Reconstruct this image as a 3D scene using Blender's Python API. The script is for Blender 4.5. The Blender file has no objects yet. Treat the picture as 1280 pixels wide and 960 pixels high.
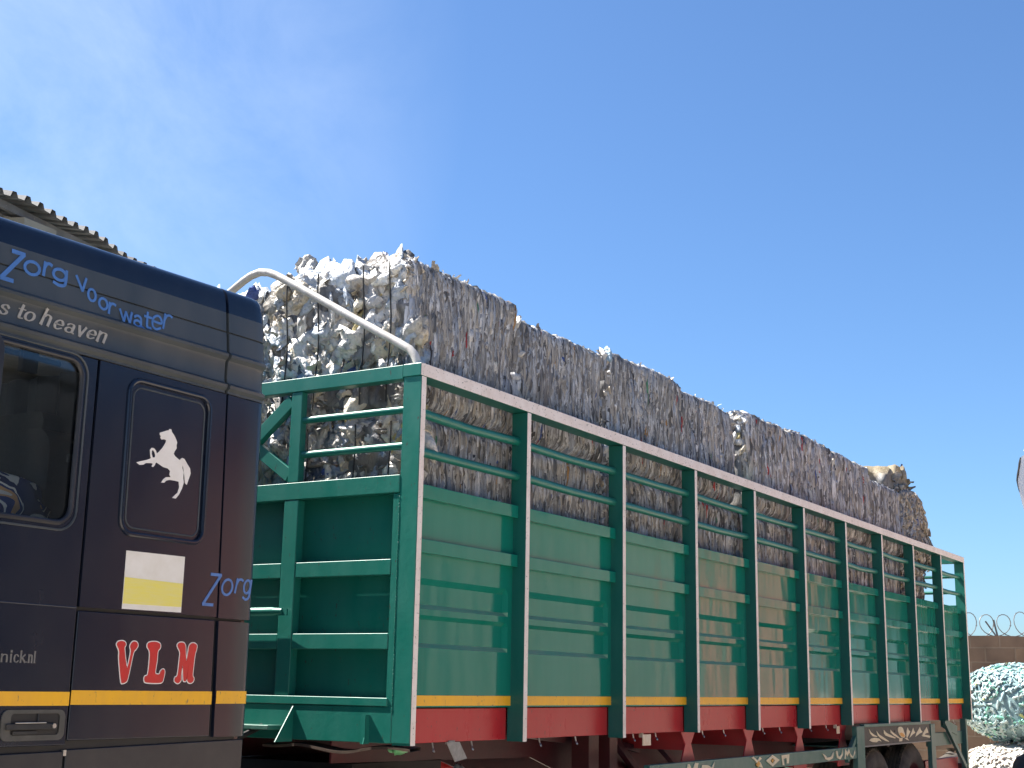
import bpy, bmesh, math, random
import numpy as np
from mathutils import Vector, Matrix
from mathutils.geometry import tessellate_polygon

scene = bpy.context.scene
COL = scene.collection
R_ = math.radians
random.seed(7)

# ------------------------------------------------------------------ camera, sky, sun, exposure
cam_data = bpy.data.cameras.new('camera')
cam = bpy.data.objects.new('camera', cam_data)
COL.objects.link(cam)
scene.camera = cam
cam_data.sensor_fit = 'HORIZONTAL'
cam_data.sensor_width = 36.0
cam_data.lens = 1700.0 / 1280.0 * 36.0
cam_data.clip_start = 0.05
cam_data.clip_end = 3000.0
CAM = Vector((-5.926, -4.225, 1.6))
YAW, PITCH, ROLL = 0.55113, 0.218595, 0.017676
fwd = Vector((math.cos(YAW)*math.cos(PITCH), math.sin(YAW)*math.cos(PITCH), math.sin(PITCH)))
rgt = Vector((math.sin(YAW), -math.cos(YAW), 0))
upv = rgt.cross(fwd)
cr, sr = math.cos(ROLL), math.sin(ROLL)
r2 = rgt*cr + upv*sr
u2 = upv*cr - rgt*sr
cam.matrix_world = Matrix(((r2.x, u2.x, -fwd.x, CAM.x), (r2.y, u2.y, -fwd.y, CAM.y),
                           (r2.z, u2.z, -fwd.z, CAM.z), (0, 0, 0, 1)))

SUN = Vector((-0.13, 0.58, 0.805)).normalized()
sun_data = bpy.data.lights.new('sun', 'SUN')
sun_data.energy = 5.0
sun_data.angle = R_(0.53)
sun_data.color = (1.0, 0.945, 0.87)
sun = bpy.data.objects.new('sun', sun_data)
COL.objects.link(sun)
sun.rotation_euler = SUN.to_track_quat('Z', 'Y').to_euler()
sun.location = (0, 0, 30)

world = bpy.data.worlds.new('World')
scene.world = world
world.use_nodes = True
wn, wl = world.node_tree.nodes, world.node_tree.links
wn.clear()
w_out = wn.new('ShaderNodeOutputWorld')
w_bg = wn.new('ShaderNodeBackground')
w_bg.inputs['Strength'].default_value = 0.056
sky = wn.new('ShaderNodeTexSky')
sky.sky_type = 'NISHITA'
sky.sun_disc = False
sky.sun_elevation = math.asin(SUN.z)
sky.sun_rotation = math.atan2(SUN.x, SUN.y)
sky.altitude = 450
sky.air_density = 1.0
sky.dust_density = 1.1
sky.ozone_density = 3.0
# thin cirrus wisps: noise over the sky direction
tc = wn.new('ShaderNodeTexCoord')
mp = wn.new('ShaderNodeMapping')
mp.inputs['Rotation'].default_value = (0.35, 0.5, 0.9)
mp.inputs['Scale'].default_value = (2.0, 6.0, 4.0)
nz = wn.new('ShaderNodeTexNoise')
nz.inputs['Scale'].default_value = 1.6
nz.inputs['Detail'].default_value = 9
nz.inputs['Roughness'].default_value = 0.62
nz.inputs['Distortion'].default_value = 0.6
rmp = wn.new('ShaderNodeValToRGB')
rmp.color_ramp.elements[0].position = 0.22
rmp.color_ramp.elements[1].position = 0.92
nz2 = wn.new('ShaderNodeTexNoise')
nz2.inputs['Scale'].default_value = 1.3
nz2.inputs['Detail'].default_value = 2
# the wispy patch of the sky lies to the north-west of the lorry
dv = wn.new('ShaderNodeVectorMath'); dv.operation = 'DOT_PRODUCT'
dv.inputs[1].default_value = Vector((0.50, 0.78, 0.40)).normalized()
mr = wn.new('ShaderNodeMapRange')
mr.inputs['From Min'].default_value = 0.93
mr.inputs['From Max'].default_value = 1.0
mul = wn.new('ShaderNodeMath'); mul.operation = 'MULTIPLY'
mul2 = wn.new('ShaderNodeMath'); mul2.operation = 'MULTIPLY'
mul2.inputs[1].default_value = 0.50
mixw = wn.new('ShaderNodeMix'); mixw.data_type = 'RGBA'
mixw.inputs['B'].default_value = (6.5, 7.4, 8.6, 1)
tint = wn.new('ShaderNodeMix'); tint.data_type = 'RGBA'; tint.blend_type = 'MULTIPLY'
tint.inputs['Factor'].default_value = 1.0
tint.inputs['B'].default_value = (0.72, 0.95, 1.17, 1)
wl.new(tc.outputs['Generated'], mp.inputs['Vector'])
wl.new(mp.outputs['Vector'], nz.inputs['Vector'])
wl.new(nz.outputs['Fac'], rmp.inputs['Fac'])
wl.new(tc.outputs['Generated'], dv.inputs[0])
wl.new(dv.outputs['Value'], mr.inputs['Value'])
wl.new(rmp.outputs['Color'], mul.inputs[0])
wl.new(mr.outputs['Result'], mul.inputs[1])
wl.new(mul.outputs['Value'], mul2.inputs[0])
wl.new(sky.outputs['Color'], tint.inputs['A'])
wl.new(tint.outputs['Result'], mixw.inputs['A'])
wl.new(mul2.outputs['Value'], mixw.inputs['Factor'])
wl.new(mixw.outputs['Result'], w_bg.inputs['Color'])
wl.new(w_bg.outputs['Background'], w_out.inputs['Surface'])

vs = scene.view_settings
vs.view_transform = 'Standard'
vs.look = 'None'
vs.exposure = 1.6
vs.gamma = 1.0
vs.use_curve_mapping = False
scene.cycles.max_bounces = 8
scene.cycles.transparent_max_bounces = 8

# ------------------------------------------------------------------ materials
def nodes_of(name):
    m = bpy.data.materials.new(name)
    m.use_nodes = True
    nt = m.node_tree
    return m, nt, nt.nodes['Principled BSDF']

def paint(name, base, dirt=None, rough=0.35, metal=0.0, nscale=6.0, stretch=(1, 1, 1), amount=0.5,
          bump=0.0, bscale=40.0, wave=0.0, wscale=2.0, wstretch=(1, 1, 0.4), spec=0.5, chips=None, chip_amt=0.62, rvar=0.0):
    """Noise-broken paint: base colour mixed with a dirt colour by a stretched noise, optional chips, fine bump and slow waves."""
    m, nt, bs = nodes_of(name)
    n, l = nt.nodes, nt.links
    tcn = n.new('ShaderNodeTexCoord')
    def noise(scale, st, detail=6, rough_=0.6, dist=0.0):
        mpn = n.new('ShaderNodeMapping'); mpn.inputs['Scale'].default_value = st
        l.new(tcn.outputs['Object'], mpn.inputs['Vector'])
        t = n.new('ShaderNodeTexNoise')
        t.inputs['Scale'].default_value = scale
        t.inputs['Detail'].default_value = detail
        t.inputs['Roughness'].default_value = rough_
        t.inputs['Distortion'].default_value = dist
        l.new(mpn.outputs['Vector'], t.inputs['Vector'])
        return t
    col = None
    if dirt is None:
        dirt = tuple(c*0.7 for c in base)
    t = noise(nscale, stretch)
    rp = n.new('ShaderNodeValToRGB')
    rp.color_ramp.elements[0].position = 0.5 - 0.28*amount - 0.02
    rp.color_ramp.elements[1].position = 0.75
    rp.color_ramp.elements[0].color = (*base, 1)
    rp.color_ramp.elements[1].color = (*dirt, 1)
    l.new(t.outputs['Fac'], rp.inputs['Fac'])
    col = rp.outputs['Color']
    if chips is not None:
        tcp = noise(nscale*6, stretch, 4, 0.7)
        st = n.new('ShaderNodeMapRange')
        st.inputs['From Min'].default_value = chip_amt
        st.inputs['From Max'].default_value = chip_amt + 0.04
        l.new(tcp.outputs['Fac'], st.inputs['Value'])
        mx = n.new('ShaderNodeMix'); mx.data_type = 'RGBA'
        l.new(st.outputs['Result'], mx.inputs['Factor'])
        l.new(col, mx.inputs['A'])
        mx.inputs['B'].default_value = (*chips, 1)
        col = mx.outputs['Result']
    l.new(col, bs.inputs['Base Color'])
    bs.inputs['Roughness'].default_value = rough
    bs.inputs['Metallic'].default_value = metal
    bs.inputs['Specular IOR Level'].default_value = spec
    if rvar:
        rr = n.new('ShaderNodeMapRange')
        rr.inputs['To Min'].default_value = rough
        rr.inputs['To Max'].default_value = rough + rvar
        l.new(t.outputs['Fac'], rr.inputs['Value'])
        l.new(rr.outputs['Result'], bs.inputs['Roughness'])
    last = None
    if wave:
        tw = noise(wscale, wstretch, 2, 0.45)
        bw = n.new('ShaderNodeBump'); bw.inputs['Strength'].default_value = 1.0
        bw.inputs['Distance'].default_value = wave
        l.new(tw.outputs['Fac'], bw.inputs['Height'])
        last = bw
    if bump:
        tb = noise(bscale, (1, 1, 1), 4)
        bb = n.new('ShaderNodeBump'); bb.inputs['Strength'].default_value = 0.6
        bb.inputs['Distance'].default_value = bump
        l.new(tb.outputs['Fac'], bb.inputs['Height'])
        if last: l.new(last.outputs['Normal'], bb.inputs['Normal'])
        last = bb
    if last: l.new(last.outputs['Normal'], bs.inputs['Normal'])
    return m

M = {}
M['green_panel'] = paint('green_panel', (0.001, 0.165, 0.115), (0.012, 0.185, 0.135), rough=0.06, spec=0.3, nscale=5, stretch=(2.2, 1, 0.25),
                         amount=0.75, wave=0.009, wscale=3.6, wstretch=(1.0, 1.0, 0.3), chips=(0.025, 0.06, 0.045), chip_amt=0.71, rvar=0.10)
M['green'] = paint('green', (0.003, 0.135, 0.100), (0.016, 0.155, 0.12), rough=0.3, nscale=7, stretch=(1, 1, 0.4), amount=0.6,
                   bump=0.0018, bscale=26, chips=(0.05, 0.045, 0.035), chip_amt=0.65, rvar=0.2)
M['green_shaded'] = paint('green_shaded', (0.002, 0.098, 0.078), (0.012, 0.12, 0.098), rough=0.3, nscale=7, stretch=(1, 1, 0.4), amount=0.6, bump=0.0018, bscale=26, chips=(0.05, 0.04, 0.03), chip_amt=0.71, rvar=0.2)  # darker copy of green: shade on the post sides put into the paint
M['green_dull'] = paint('green_dull', (0.02, 0.12, 0.09), (0.09, 0.17, 0.14), rough=0.45, nscale=9, amount=0.8, bump=0.002, chips=(0.08, 0.05, 0.04), chip_amt=0.7)
M['white_edge'] = paint('white_edge', (0.82, 0.745, 0.69), (0.68, 0.58, 0.51), rough=0.5, nscale=9, amount=0.5, bump=0.001, chips=(0.12, 0.13, 0.10), chip_amt=0.61)
M['pipe_white'] = paint('pipe_white', (0.62, 0.60, 0.56), (0.38, 0.35, 0.30), rough=0.45, nscale=14, amount=0.6, bump=0.001, chips=(0.20, 0.15, 0.11), chip_amt=0.62)
M['yellow'] = paint('yellow', (0.90, 0.47, 0.02), (0.78, 0.40, 0.04), rough=0.42, spec=0.3, nscale=12, stretch=(1, 1, 0.3), amount=0.4, chips=(0.30, 0.19, 0.08), chip_amt=0.62)
M['ledge_lit'] = paint('ledge_lit', (0.07, 0.26, 0.17), (0.16, 0.27, 0.19), rough=0.6, nscale=8)  # lighter green paints skylight onto the upward-facing ledge bands
M['red_board'] = paint('red_board', (0.44, 0.014, 0.024), (0.44, 0.04, 0.04), rough=0.22, spec=0.22, nscale=6, stretch=(1.2, 1, 0.6), amount=0.7, wave=0.006, wscale=3, chips=(0.13, 0.05, 0.045), chip_amt=0.62, rvar=0.15)
M['red_frame'] = paint('red_frame', (0.085, 0.007, 0.012), (0.05, 0.01, 0.012), rough=0.5, nscale=8, amount=0.8, bump=0.003, bscale=25, chips=(0.05, 0.03, 0.03), chip_amt=0.66)
M['red_gusset'] = paint('red_gusset', (0.46, 0.022, 0.03), (0.36, 0.04, 0.04), rough=0.45, nscale=9, amount=0.7, bump=0.002, chips=(0.06, 0.04, 0.03), chip_amt=0.68)
M['cream'] = paint('cream', (0.78, 0.68, 0.46), (0.60, 0.50, 0.32), rough=0.5, nscale=15, amount=0.5, chips=(0.1, 0.1, 0.08), chip_amt=0.7)
M['orange'] = paint('orange', (0.75, 0.36, 0.04), (0.55, 0.26, 0.05), rough=0.5, nscale=15)
M['dark_board'] = paint('dark_board', (0.045, 0.04, 0.032), (0.10, 0.085, 0.07), rough=0.6, nscale=12, amount=0.7)
M['navy'] = paint('navy', (0.005, 0.009, 0.022), (0.011, 0.015, 0.026), rough=0.16, nscale=5, stretch=(1, 1, 0.5), amount=0.45, wave=0.002, wscale=2.0,
                  chips=(0.08, 0.085, 0.09), chip_amt=0.74, rvar=0.14)
M['navy_dusty'] = paint('navy_dusty', (0.033, 0.042, 0.048), (0.060, 0.068, 0.072), rough=0.36, nscale=5, stretch=(1, 1, 0.3), amount=0.6, rvar=0.15)
M['skirt_black'] = paint('skirt_black', (0.010, 0.012, 0.018), (0.028, 0.028, 0.03), rough=0.4, nscale=7, amount=0.5, chips=(0.15, 0.14, 0.13), chip_amt=0.74)
M['rubber'] = paint('rubber', (0.02, 0.02, 0.02), (0.05, 0.047, 0.043), rough=0.7, nscale=14, amount=0.6)
M['tyre'] = paint('tyre', (0.045, 0.04, 0.035), (0.11, 0.095, 0.08), rough=0.85, nscale=10, amount=0.7, bump=0.003, bscale=60)
M['black'] = paint('black', (0.008, 0.008, 0.009), (0.02, 0.018, 0.016), rough=0.6, nscale=8)
M['handle_grey'] = paint('handle_grey', (0.055, 0.055, 0.048), (0.09, 0.085, 0.075), rough=0.55, nscale=20, bump=0.0006, bscale=200)
M['steel'] = paint('steel', (0.5, 0.5, 0.48), (0.3, 0.28, 0.26), rough=0.35, metal=0.8, nscale=20)
M['letter_blue'] = paint('letter_blue', (0.075, 0.19, 0.47), (0.06, 0.14, 0.33), rough=0.4, nscale=25, amount=0.4, chips=(0.05, 0.06, 0.08), chip_amt=0.72)
M['letter_grey'] = paint('letter_grey', (0.36, 0.35, 0.32), (0.25, 0.24, 0.22), rough=0.45, nscale=30)
M['letter_dim'] = paint('letter_dim', (0.17, 0.165, 0.155), (0.11, 0.105, 0.10), rough=0.45, nscale=30)
M['letter_red'] = paint('letter_red', (0.58, 0.02, 0.018), (0.48, 0.03, 0.025), rough=0.35, nscale=20, amount=0.3)
M['sticker_white'] = paint('sticker_white', (0.80, 0.77, 0.70), (0.70, 0.66, 0.57), rough=0.45, nscale=12, amount=0.4)
M['sticker_yellow'] = paint('sticker_yellow', (0.80, 0.70, 0.12), (0.78, 0.70, 0.26), rough=0.45, nscale=40, stretch=(0.3, 1, 2.5), amount=0.6)
M['white_decal'] = paint('white_decal', (0.80, 0.77, 0.72), (0.72, 0.68, 0.62), rough=0.4, nscale=14, amount=0.3)
M['wood'] = paint('wood', (0.085, 0.05, 0.03), (0.04, 0.025, 0.018), rough=0.8, nscale=6, stretch=(1, 0.2, 1), amount=0.8, bump=0.004)
M['seat'] = paint('seat', (0.012, 0.016, 0.02), (0.02, 0.024, 0.028), rough=0.9, nscale=40)
M['headliner'] = paint('headliner', (0.34, 0.31, 0.26), (0.26, 0.24, 0.2), rough=0.9, nscale=20)
M['curtain'] = paint('curtain', (0.02, 0.026, 0.036), (0.012, 0.016, 0.024), rough=0.9, nscale=8, stretch=(6, 6, 0.3))
M['galv'] = paint('galv', (0.55, 0.56, 0.56), (0.40, 0.40, 0.39), rough=0.5, metal=0.0, nscale=5, stretch=(1, 1, 0.4), amount=0.6)
M['old_roof'] = paint('old_roof', (0.17, 0.17, 0.17), (0.10, 0.098, 0.095), rough=0.75, nscale=6, amount=0.7, bump=0.003, chips=(0.35, 0.33, 0.3), chip_amt=0.68)
M['sheet_tin'] = paint('sheet_tin', (0.78, 0.78, 0.76), (0.6, 0.59, 0.56), rough=0.5, nscale=5, stretch=(1, 1, 0.3), amount=0.5)
M['wire'] = paint('wire', (0.20, 0.20, 0.20), (0.13, 0.125, 0.12), rough=0.5, nscale=20)
M['sand'] = paint('sand', (0.56, 0.485, 0.395), (0.48, 0.41, 0.325), rough=0.95, nscale=0.35, amount=0.8, bump=0.03, bscale=3)
M['cream_wall'] = paint('cream_wall', (0.32, 0.305, 0.255), (0.20, 0.185, 0.15), rough=0.9, nscale=0.7, stretch=(1, 1, 0.4), amount=0.7, bump=0.004)
M['brown_wall'] = paint('brown_wall', (0.50, 0.215, 0.16), (0.40, 0.17, 0.125), rough=0.95, nscale=0.9, amount=0.7, bump=0.01, bscale=8)
M['dark_tin'] = paint('dark_tin', (0.012, 0.02, 0.03), (0.03, 0.028, 0.03), rough=0.6, nscale=2, amount=0.6)
M['bark'] = paint('bark', (0.10, 0.075, 0.055), (0.06, 0.045, 0.035), rough=0.95, nscale=10, stretch=(1, 1, 0.2), bump=0.01)
M['leaf'] = paint('leaf', (0.035, 0.075, 0.02), (0.06, 0.10, 0.03), rough=0.6, nscale=3, amount=0.9)
M['grey_sack'] = paint('grey_sack', (0.045, 0.05, 0.06), (0.075, 0.078, 0.085), rough=0.6, nscale=4, amount=0.6, bump=0.004, bscale=30)
M['brown_sack'] = paint('brown_sack', (0.09, 0.075, 0.06), (0.06, 0.05, 0.042), rough=0.85, nscale=6, bump=0.006, bscale=20)
M['sheet'] = paint('sheet', (0.72, 0.74, 0.76), (0.6, 0.62, 0.63), rough=0.5, nscale=4)
M['scrap_green'] = paint('scrap_green', (0.10, 0.42, 0.16), (0.35, 0.6, 0.35), rough=0.3, nscale=9)
M['scrap_white'] = paint('scrap_white', (0.45, 0.5, 0.55), (0.6, 0.62, 0.62), rough=0.3, nscale=9)
M['scrap_grey'] = paint('scrap_grey', (0.22, 0.21, 0.19), (0.34, 0.32, 0.29), rough=0.6, nscale=30)
M['plate'] = paint('plate', (0.6, 0.42, 0.25), (0.72, 0.62, 0.5), rough=0.4, nscale=25)

def make_translucent(m):
    nt = m.node_tree; n, l = nt.nodes, nt.links
    o = n['Material Output']; bs = n['Principled BSDF']
    t = n.new('ShaderNodeBsdfTranslucent'); t.inputs['Color'].default_value = (0.8, 0.82, 0.84, 1)
    x = n.new('ShaderNodeMixShader'); x.inputs[0].default_value = 0.5
    l.new(bs.outputs[0], x.inputs[1]); l.new(t.outputs[0], x.inputs[2]); l.new(x.outputs[0], o.inputs['Surface'])
make_translucent(M['sheet'])

def block_mat():
    m, nt, bs = nodes_of('block_wall')
    n, l = nt.nodes, nt.links
    tcn = n.new('ShaderNodeTexCoord')
    mpn = n.new('ShaderNodeMapping')
    mpn.inputs['Rotation'].default_value = (R_(90), 0, 0)
    l.new(tcn.outputs['Object'], mpn.inputs['Vector'])
    br = n.new('ShaderNodeTexBrick')
    br.inputs['Color1'].default_value = (0.20, 0.145, 0.105, 1)
    br.inputs['Color2'].default_value = (0.135, 0.10, 0.078, 1)
    br.inputs['Mortar'].default_value = (0.20, 0.16, 0.125, 1)
    br.inputs['Scale'].default_value = 1.0
    br.inputs['Brick Width'].default_value = 0.46
    br.inputs['Row Height'].default_value = 0.235
    br.inputs['Mortar Size'].default_value = 0.012
    br.inputs['Mortar Smooth'].default_value = 0.3
    l.new(mpn.outputs['Vector'], br.inputs['Vector'])
    t = n.new('ShaderNodeTexNoise'); t.inputs['Scale'].default_value = 2.2; t.inputs['Detail'].default_value = 8
    l.new(tcn.outputs['Object'], t.inputs['Vector'])
    rp = n.new('ShaderNodeValToRGB')
    rp.color_ramp.elements[0].position = 0.3; rp.color_ramp.elements[1].position = 0.75
    rp.color_ramp.elements[0].color = (0.6, 0.58, 0.56, 1); rp.color_ramp.elements[1].color = (1.3, 1.22, 1.12, 1)
    l.new(t.outputs['Fac'], rp.inputs['Fac'])
    mx = n.new('ShaderNodeMix'); mx.data_type = 'RGBA'; mx.blend_type = 'MULTIPLY'; mx.inputs['Factor'].default_value = 1
    l.new(br.outputs['Color'], mx.inputs['A']); l.new(rp.outputs['Color'], mx.inputs['B'])
    l.new(mx.outputs['Result'], bs.inputs['Base Color'])
    bs.inputs['Roughness'].default_value = 0.95
    bp_ = n.new('ShaderNodeBump'); bp_.inputs['Distance'].default_value = 0.012
    inv = n.new('ShaderNodeMath'); inv.operation = 'SUBTRACT'
    l.new(t.outputs['Fac'], inv.inputs[0]); l.new(br.outputs['Fac'], inv.inputs[1])
    l.new(inv.outputs['Value'], bp_.inputs['Height'])
    l.new(bp_.outputs['Normal'], bs.inputs['Normal'])
    return m
M['block'] = block_mat()

def film_mat(name, rough=0.42, wrinkle=0.006, wsc=55, stretch=(1, 1, 1), varlo=0.62, varhi=1.25):
    """plastic film: colour from the per-piece colour attribute, broken by noise, with creases"""
    m, nt, bs = nodes_of(name)
    n, l = nt.nodes, nt.links
    at = n.new('ShaderNodeAttribute'); at.attribute_name = 'Col'
    tcn = n.new('ShaderNodeTexCoord')
    mpn = n.new('ShaderNodeMapping'); mpn.inputs['Scale'].default_value = stretch
    l.new(tcn.outputs['Object'], mpn.inputs['Vector'])
    t = n.new('ShaderNodeTexNoise'); t.inputs['Scale'].default_value = wsc; t.inputs['Detail'].default_value = 6
    t.inputs['Roughness'].default_value = 0.7; t.inputs['Distortion'].default_value = 1.2
    l.new(mpn.outputs['Vector'], t.inputs['Vector'])
    rp = n.new('ShaderNodeMapRange')
    rp.inputs['From Min'].default_value = 0.3; rp.inputs['From Max'].default_value = 0.7
    rp.inputs['To Min'].default_value = varlo; rp.inputs['To Max'].default_value = varhi
    l.new(t.outputs['Fac'], rp.inputs['Value'])
    mx = n.new('ShaderNodeVectorMath'); mx.operation = 'SCALE'
    l.new(at.outputs['Color'], mx.inputs[0]); l.new(rp.outputs['Result'], mx.inputs['Scale'])
    l.new(mx.outputs['Vector'], bs.inputs['Base Color'])
    bs.inputs['Roughness'].default_value = rough
    bs.inputs['Specular IOR Level'].default_value = 0.5
    b = n.new('ShaderNodeBump'); b.inputs['Distance'].default_value = wrinkle; b.inputs['Strength'].default_value = 0.9
    l.new(t.outputs['Fac'], b.inputs['Height'])
    l.new(b.outputs['Normal'], bs.inputs['Normal'])
    return m
def crinkle(m, scale, dist):
    """sharp creases of crumpled film on top of the soft wrinkles"""
    nt = m.node_tree; n, l = nt.nodes, nt.links
    bs = n['Principled BSDF']
    tcn = n.new('ShaderNodeTexCoord')
    nzc = n.new('ShaderNodeTexNoise'); nzc.inputs['Scale'].default_value = scale*0.6
    add = n.new('ShaderNodeMix'); add.data_type = 'RGBA'; add.blend_type = 'LINEAR_LIGHT'; add.inputs['Factor'].default_value = 0.08
    l.new(tcn.outputs['Object'], nzc.inputs['Vector'])
    l.new(tcn.outputs['Object'], add.inputs['A']); l.new(nzc.outputs['Color'], add.inputs['B'])
    vo = n.new('ShaderNodeTexVoronoi'); vo.inputs['Scale'].default_value = scale
    l.new(add.outputs['Result'], vo.inputs['Vector'])
    b = n.new('ShaderNodeBump'); b.inputs['Distance'].default_value = dist; b.inputs['Strength'].default_value = 1.0
    l.new(vo.outputs['Distance'], b.inputs['Height'])
    old = bs.inputs['Normal'].links[0].from_socket
    l.new(old, b.inputs['Normal'])
    l.new(b.outputs['Normal'], bs.inputs['Normal'])
M['film_side'] = film_mat('film_side', 0.5, 0.008, 60, (1, 1, 0.16))
M['film'] = film_mat('film', 0.45, 0.010, 30, varlo=0.78, varhi=1.15)
crinkle(M['film'], 20, 0.012)
M['bottles'] = film_mat('bottles', 0.22, 0.004, 40, varlo=0.8, varhi=1.15)

def glass_mat():
    m = bpy.data.materials.new('window_glass')
    m.use_nodes = True
    nt = m.node_tree; n, l = nt.nodes, nt.links
    n.clear()
    o = n.new('ShaderNodeOutputMaterial')
    tr = n.new('ShaderNodeBsdfTransparent'); tr.inputs['Color'].default_value = (0.86, 0.89, 0.9, 1)
    gl = n.new('ShaderNodeBsdfGlossy'); gl.inputs['Roughness'].default_value = 0.03
    fr = n.new('ShaderNodeFresnel'); fr.inputs['IOR'].default_value = 1.38
    mx = n.new('ShaderNodeMixShader')
    l.new(fr.outputs['Fac'], mx.inputs[0]); l.new(tr.outputs[0], mx.inputs[1]); l.new(gl.outputs[0], mx.inputs[2])
    l.new(mx.outputs[0], o.inputs['Surface'])
    return m
M['glass'] = glass_mat()

def cloth_mat():
    m, nt, bs = nodes_of('patterned_cloth')
    n, l = nt.nodes, nt.links
    tcn = n.new('ShaderNodeTexCoord')
    t = n.new('ShaderNodeTexNoise'); t.inputs['Scale'].default_value = 5.5; t.inputs['Detail'].default_value = 1.5; t.inputs['Distortion'].default_value = 1.6
    l.new(tcn.outputs['Object'], t.inputs['Vector'])
    rp = n.new('ShaderNodeValToRGB'); rp.color_ramp.interpolation = 'CONSTANT'
    e = rp.color_ramp.elements
    e[0].position = 0; e[0].color = (0.03, 0.04, 0.12, 1)
    e[1].position = 0.47; e[1].color = (0.75, 0.72, 0.66, 1)
    for p, c in ((0.53, (0.03, 0.05, 0.16, 1)), (0.60, (0.55, 0.32, 0.16, 1)), (0.66, (0.6, 0.58, 0.55, 1))):
        k = e.new(p); k.color = c
    l.new(t.outputs['Fac'], rp.inputs['Fac'])
    l.new(rp.outputs['Color'], bs.inputs['Base Color'])
    bs.inputs['Roughness'].default_value = 0.9
    return m
M['cloth'] = cloth_mat()

# ------------------------------------------------------------------ builders
WLOC = {}          # world location of every thing's origin

def tag(o, label=None, cat=None, group=None, kind=None):
    if label: o['label'] = label
    if cat: o['category'] = cat
    if group: o['group'] = group
    if kind: o['kind'] = kind
    return o

def thing(name, loc, label, cat, group=None):
    o = bpy.data.objects.new(name, None)
    o.empty_display_size = 0.2
    o.location = loc
    COL.objects.link(o)
    WLOC[o.name] = Vector(loc)
    return tag(o, label, cat, group)

def link_mesh(name, me, parent=None, origin=None):
    o = bpy.data.objects.new(name, me)
    COL.objects.link(o)
    if parent is not None:
        o.parent = parent
        WLOC[o.name] = WLOC[parent.name]
    else:
        o.location = origin or (0, 0, 0)
        WLOC[o.name] = Vector(origin or (0, 0, 0))
    return o

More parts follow.
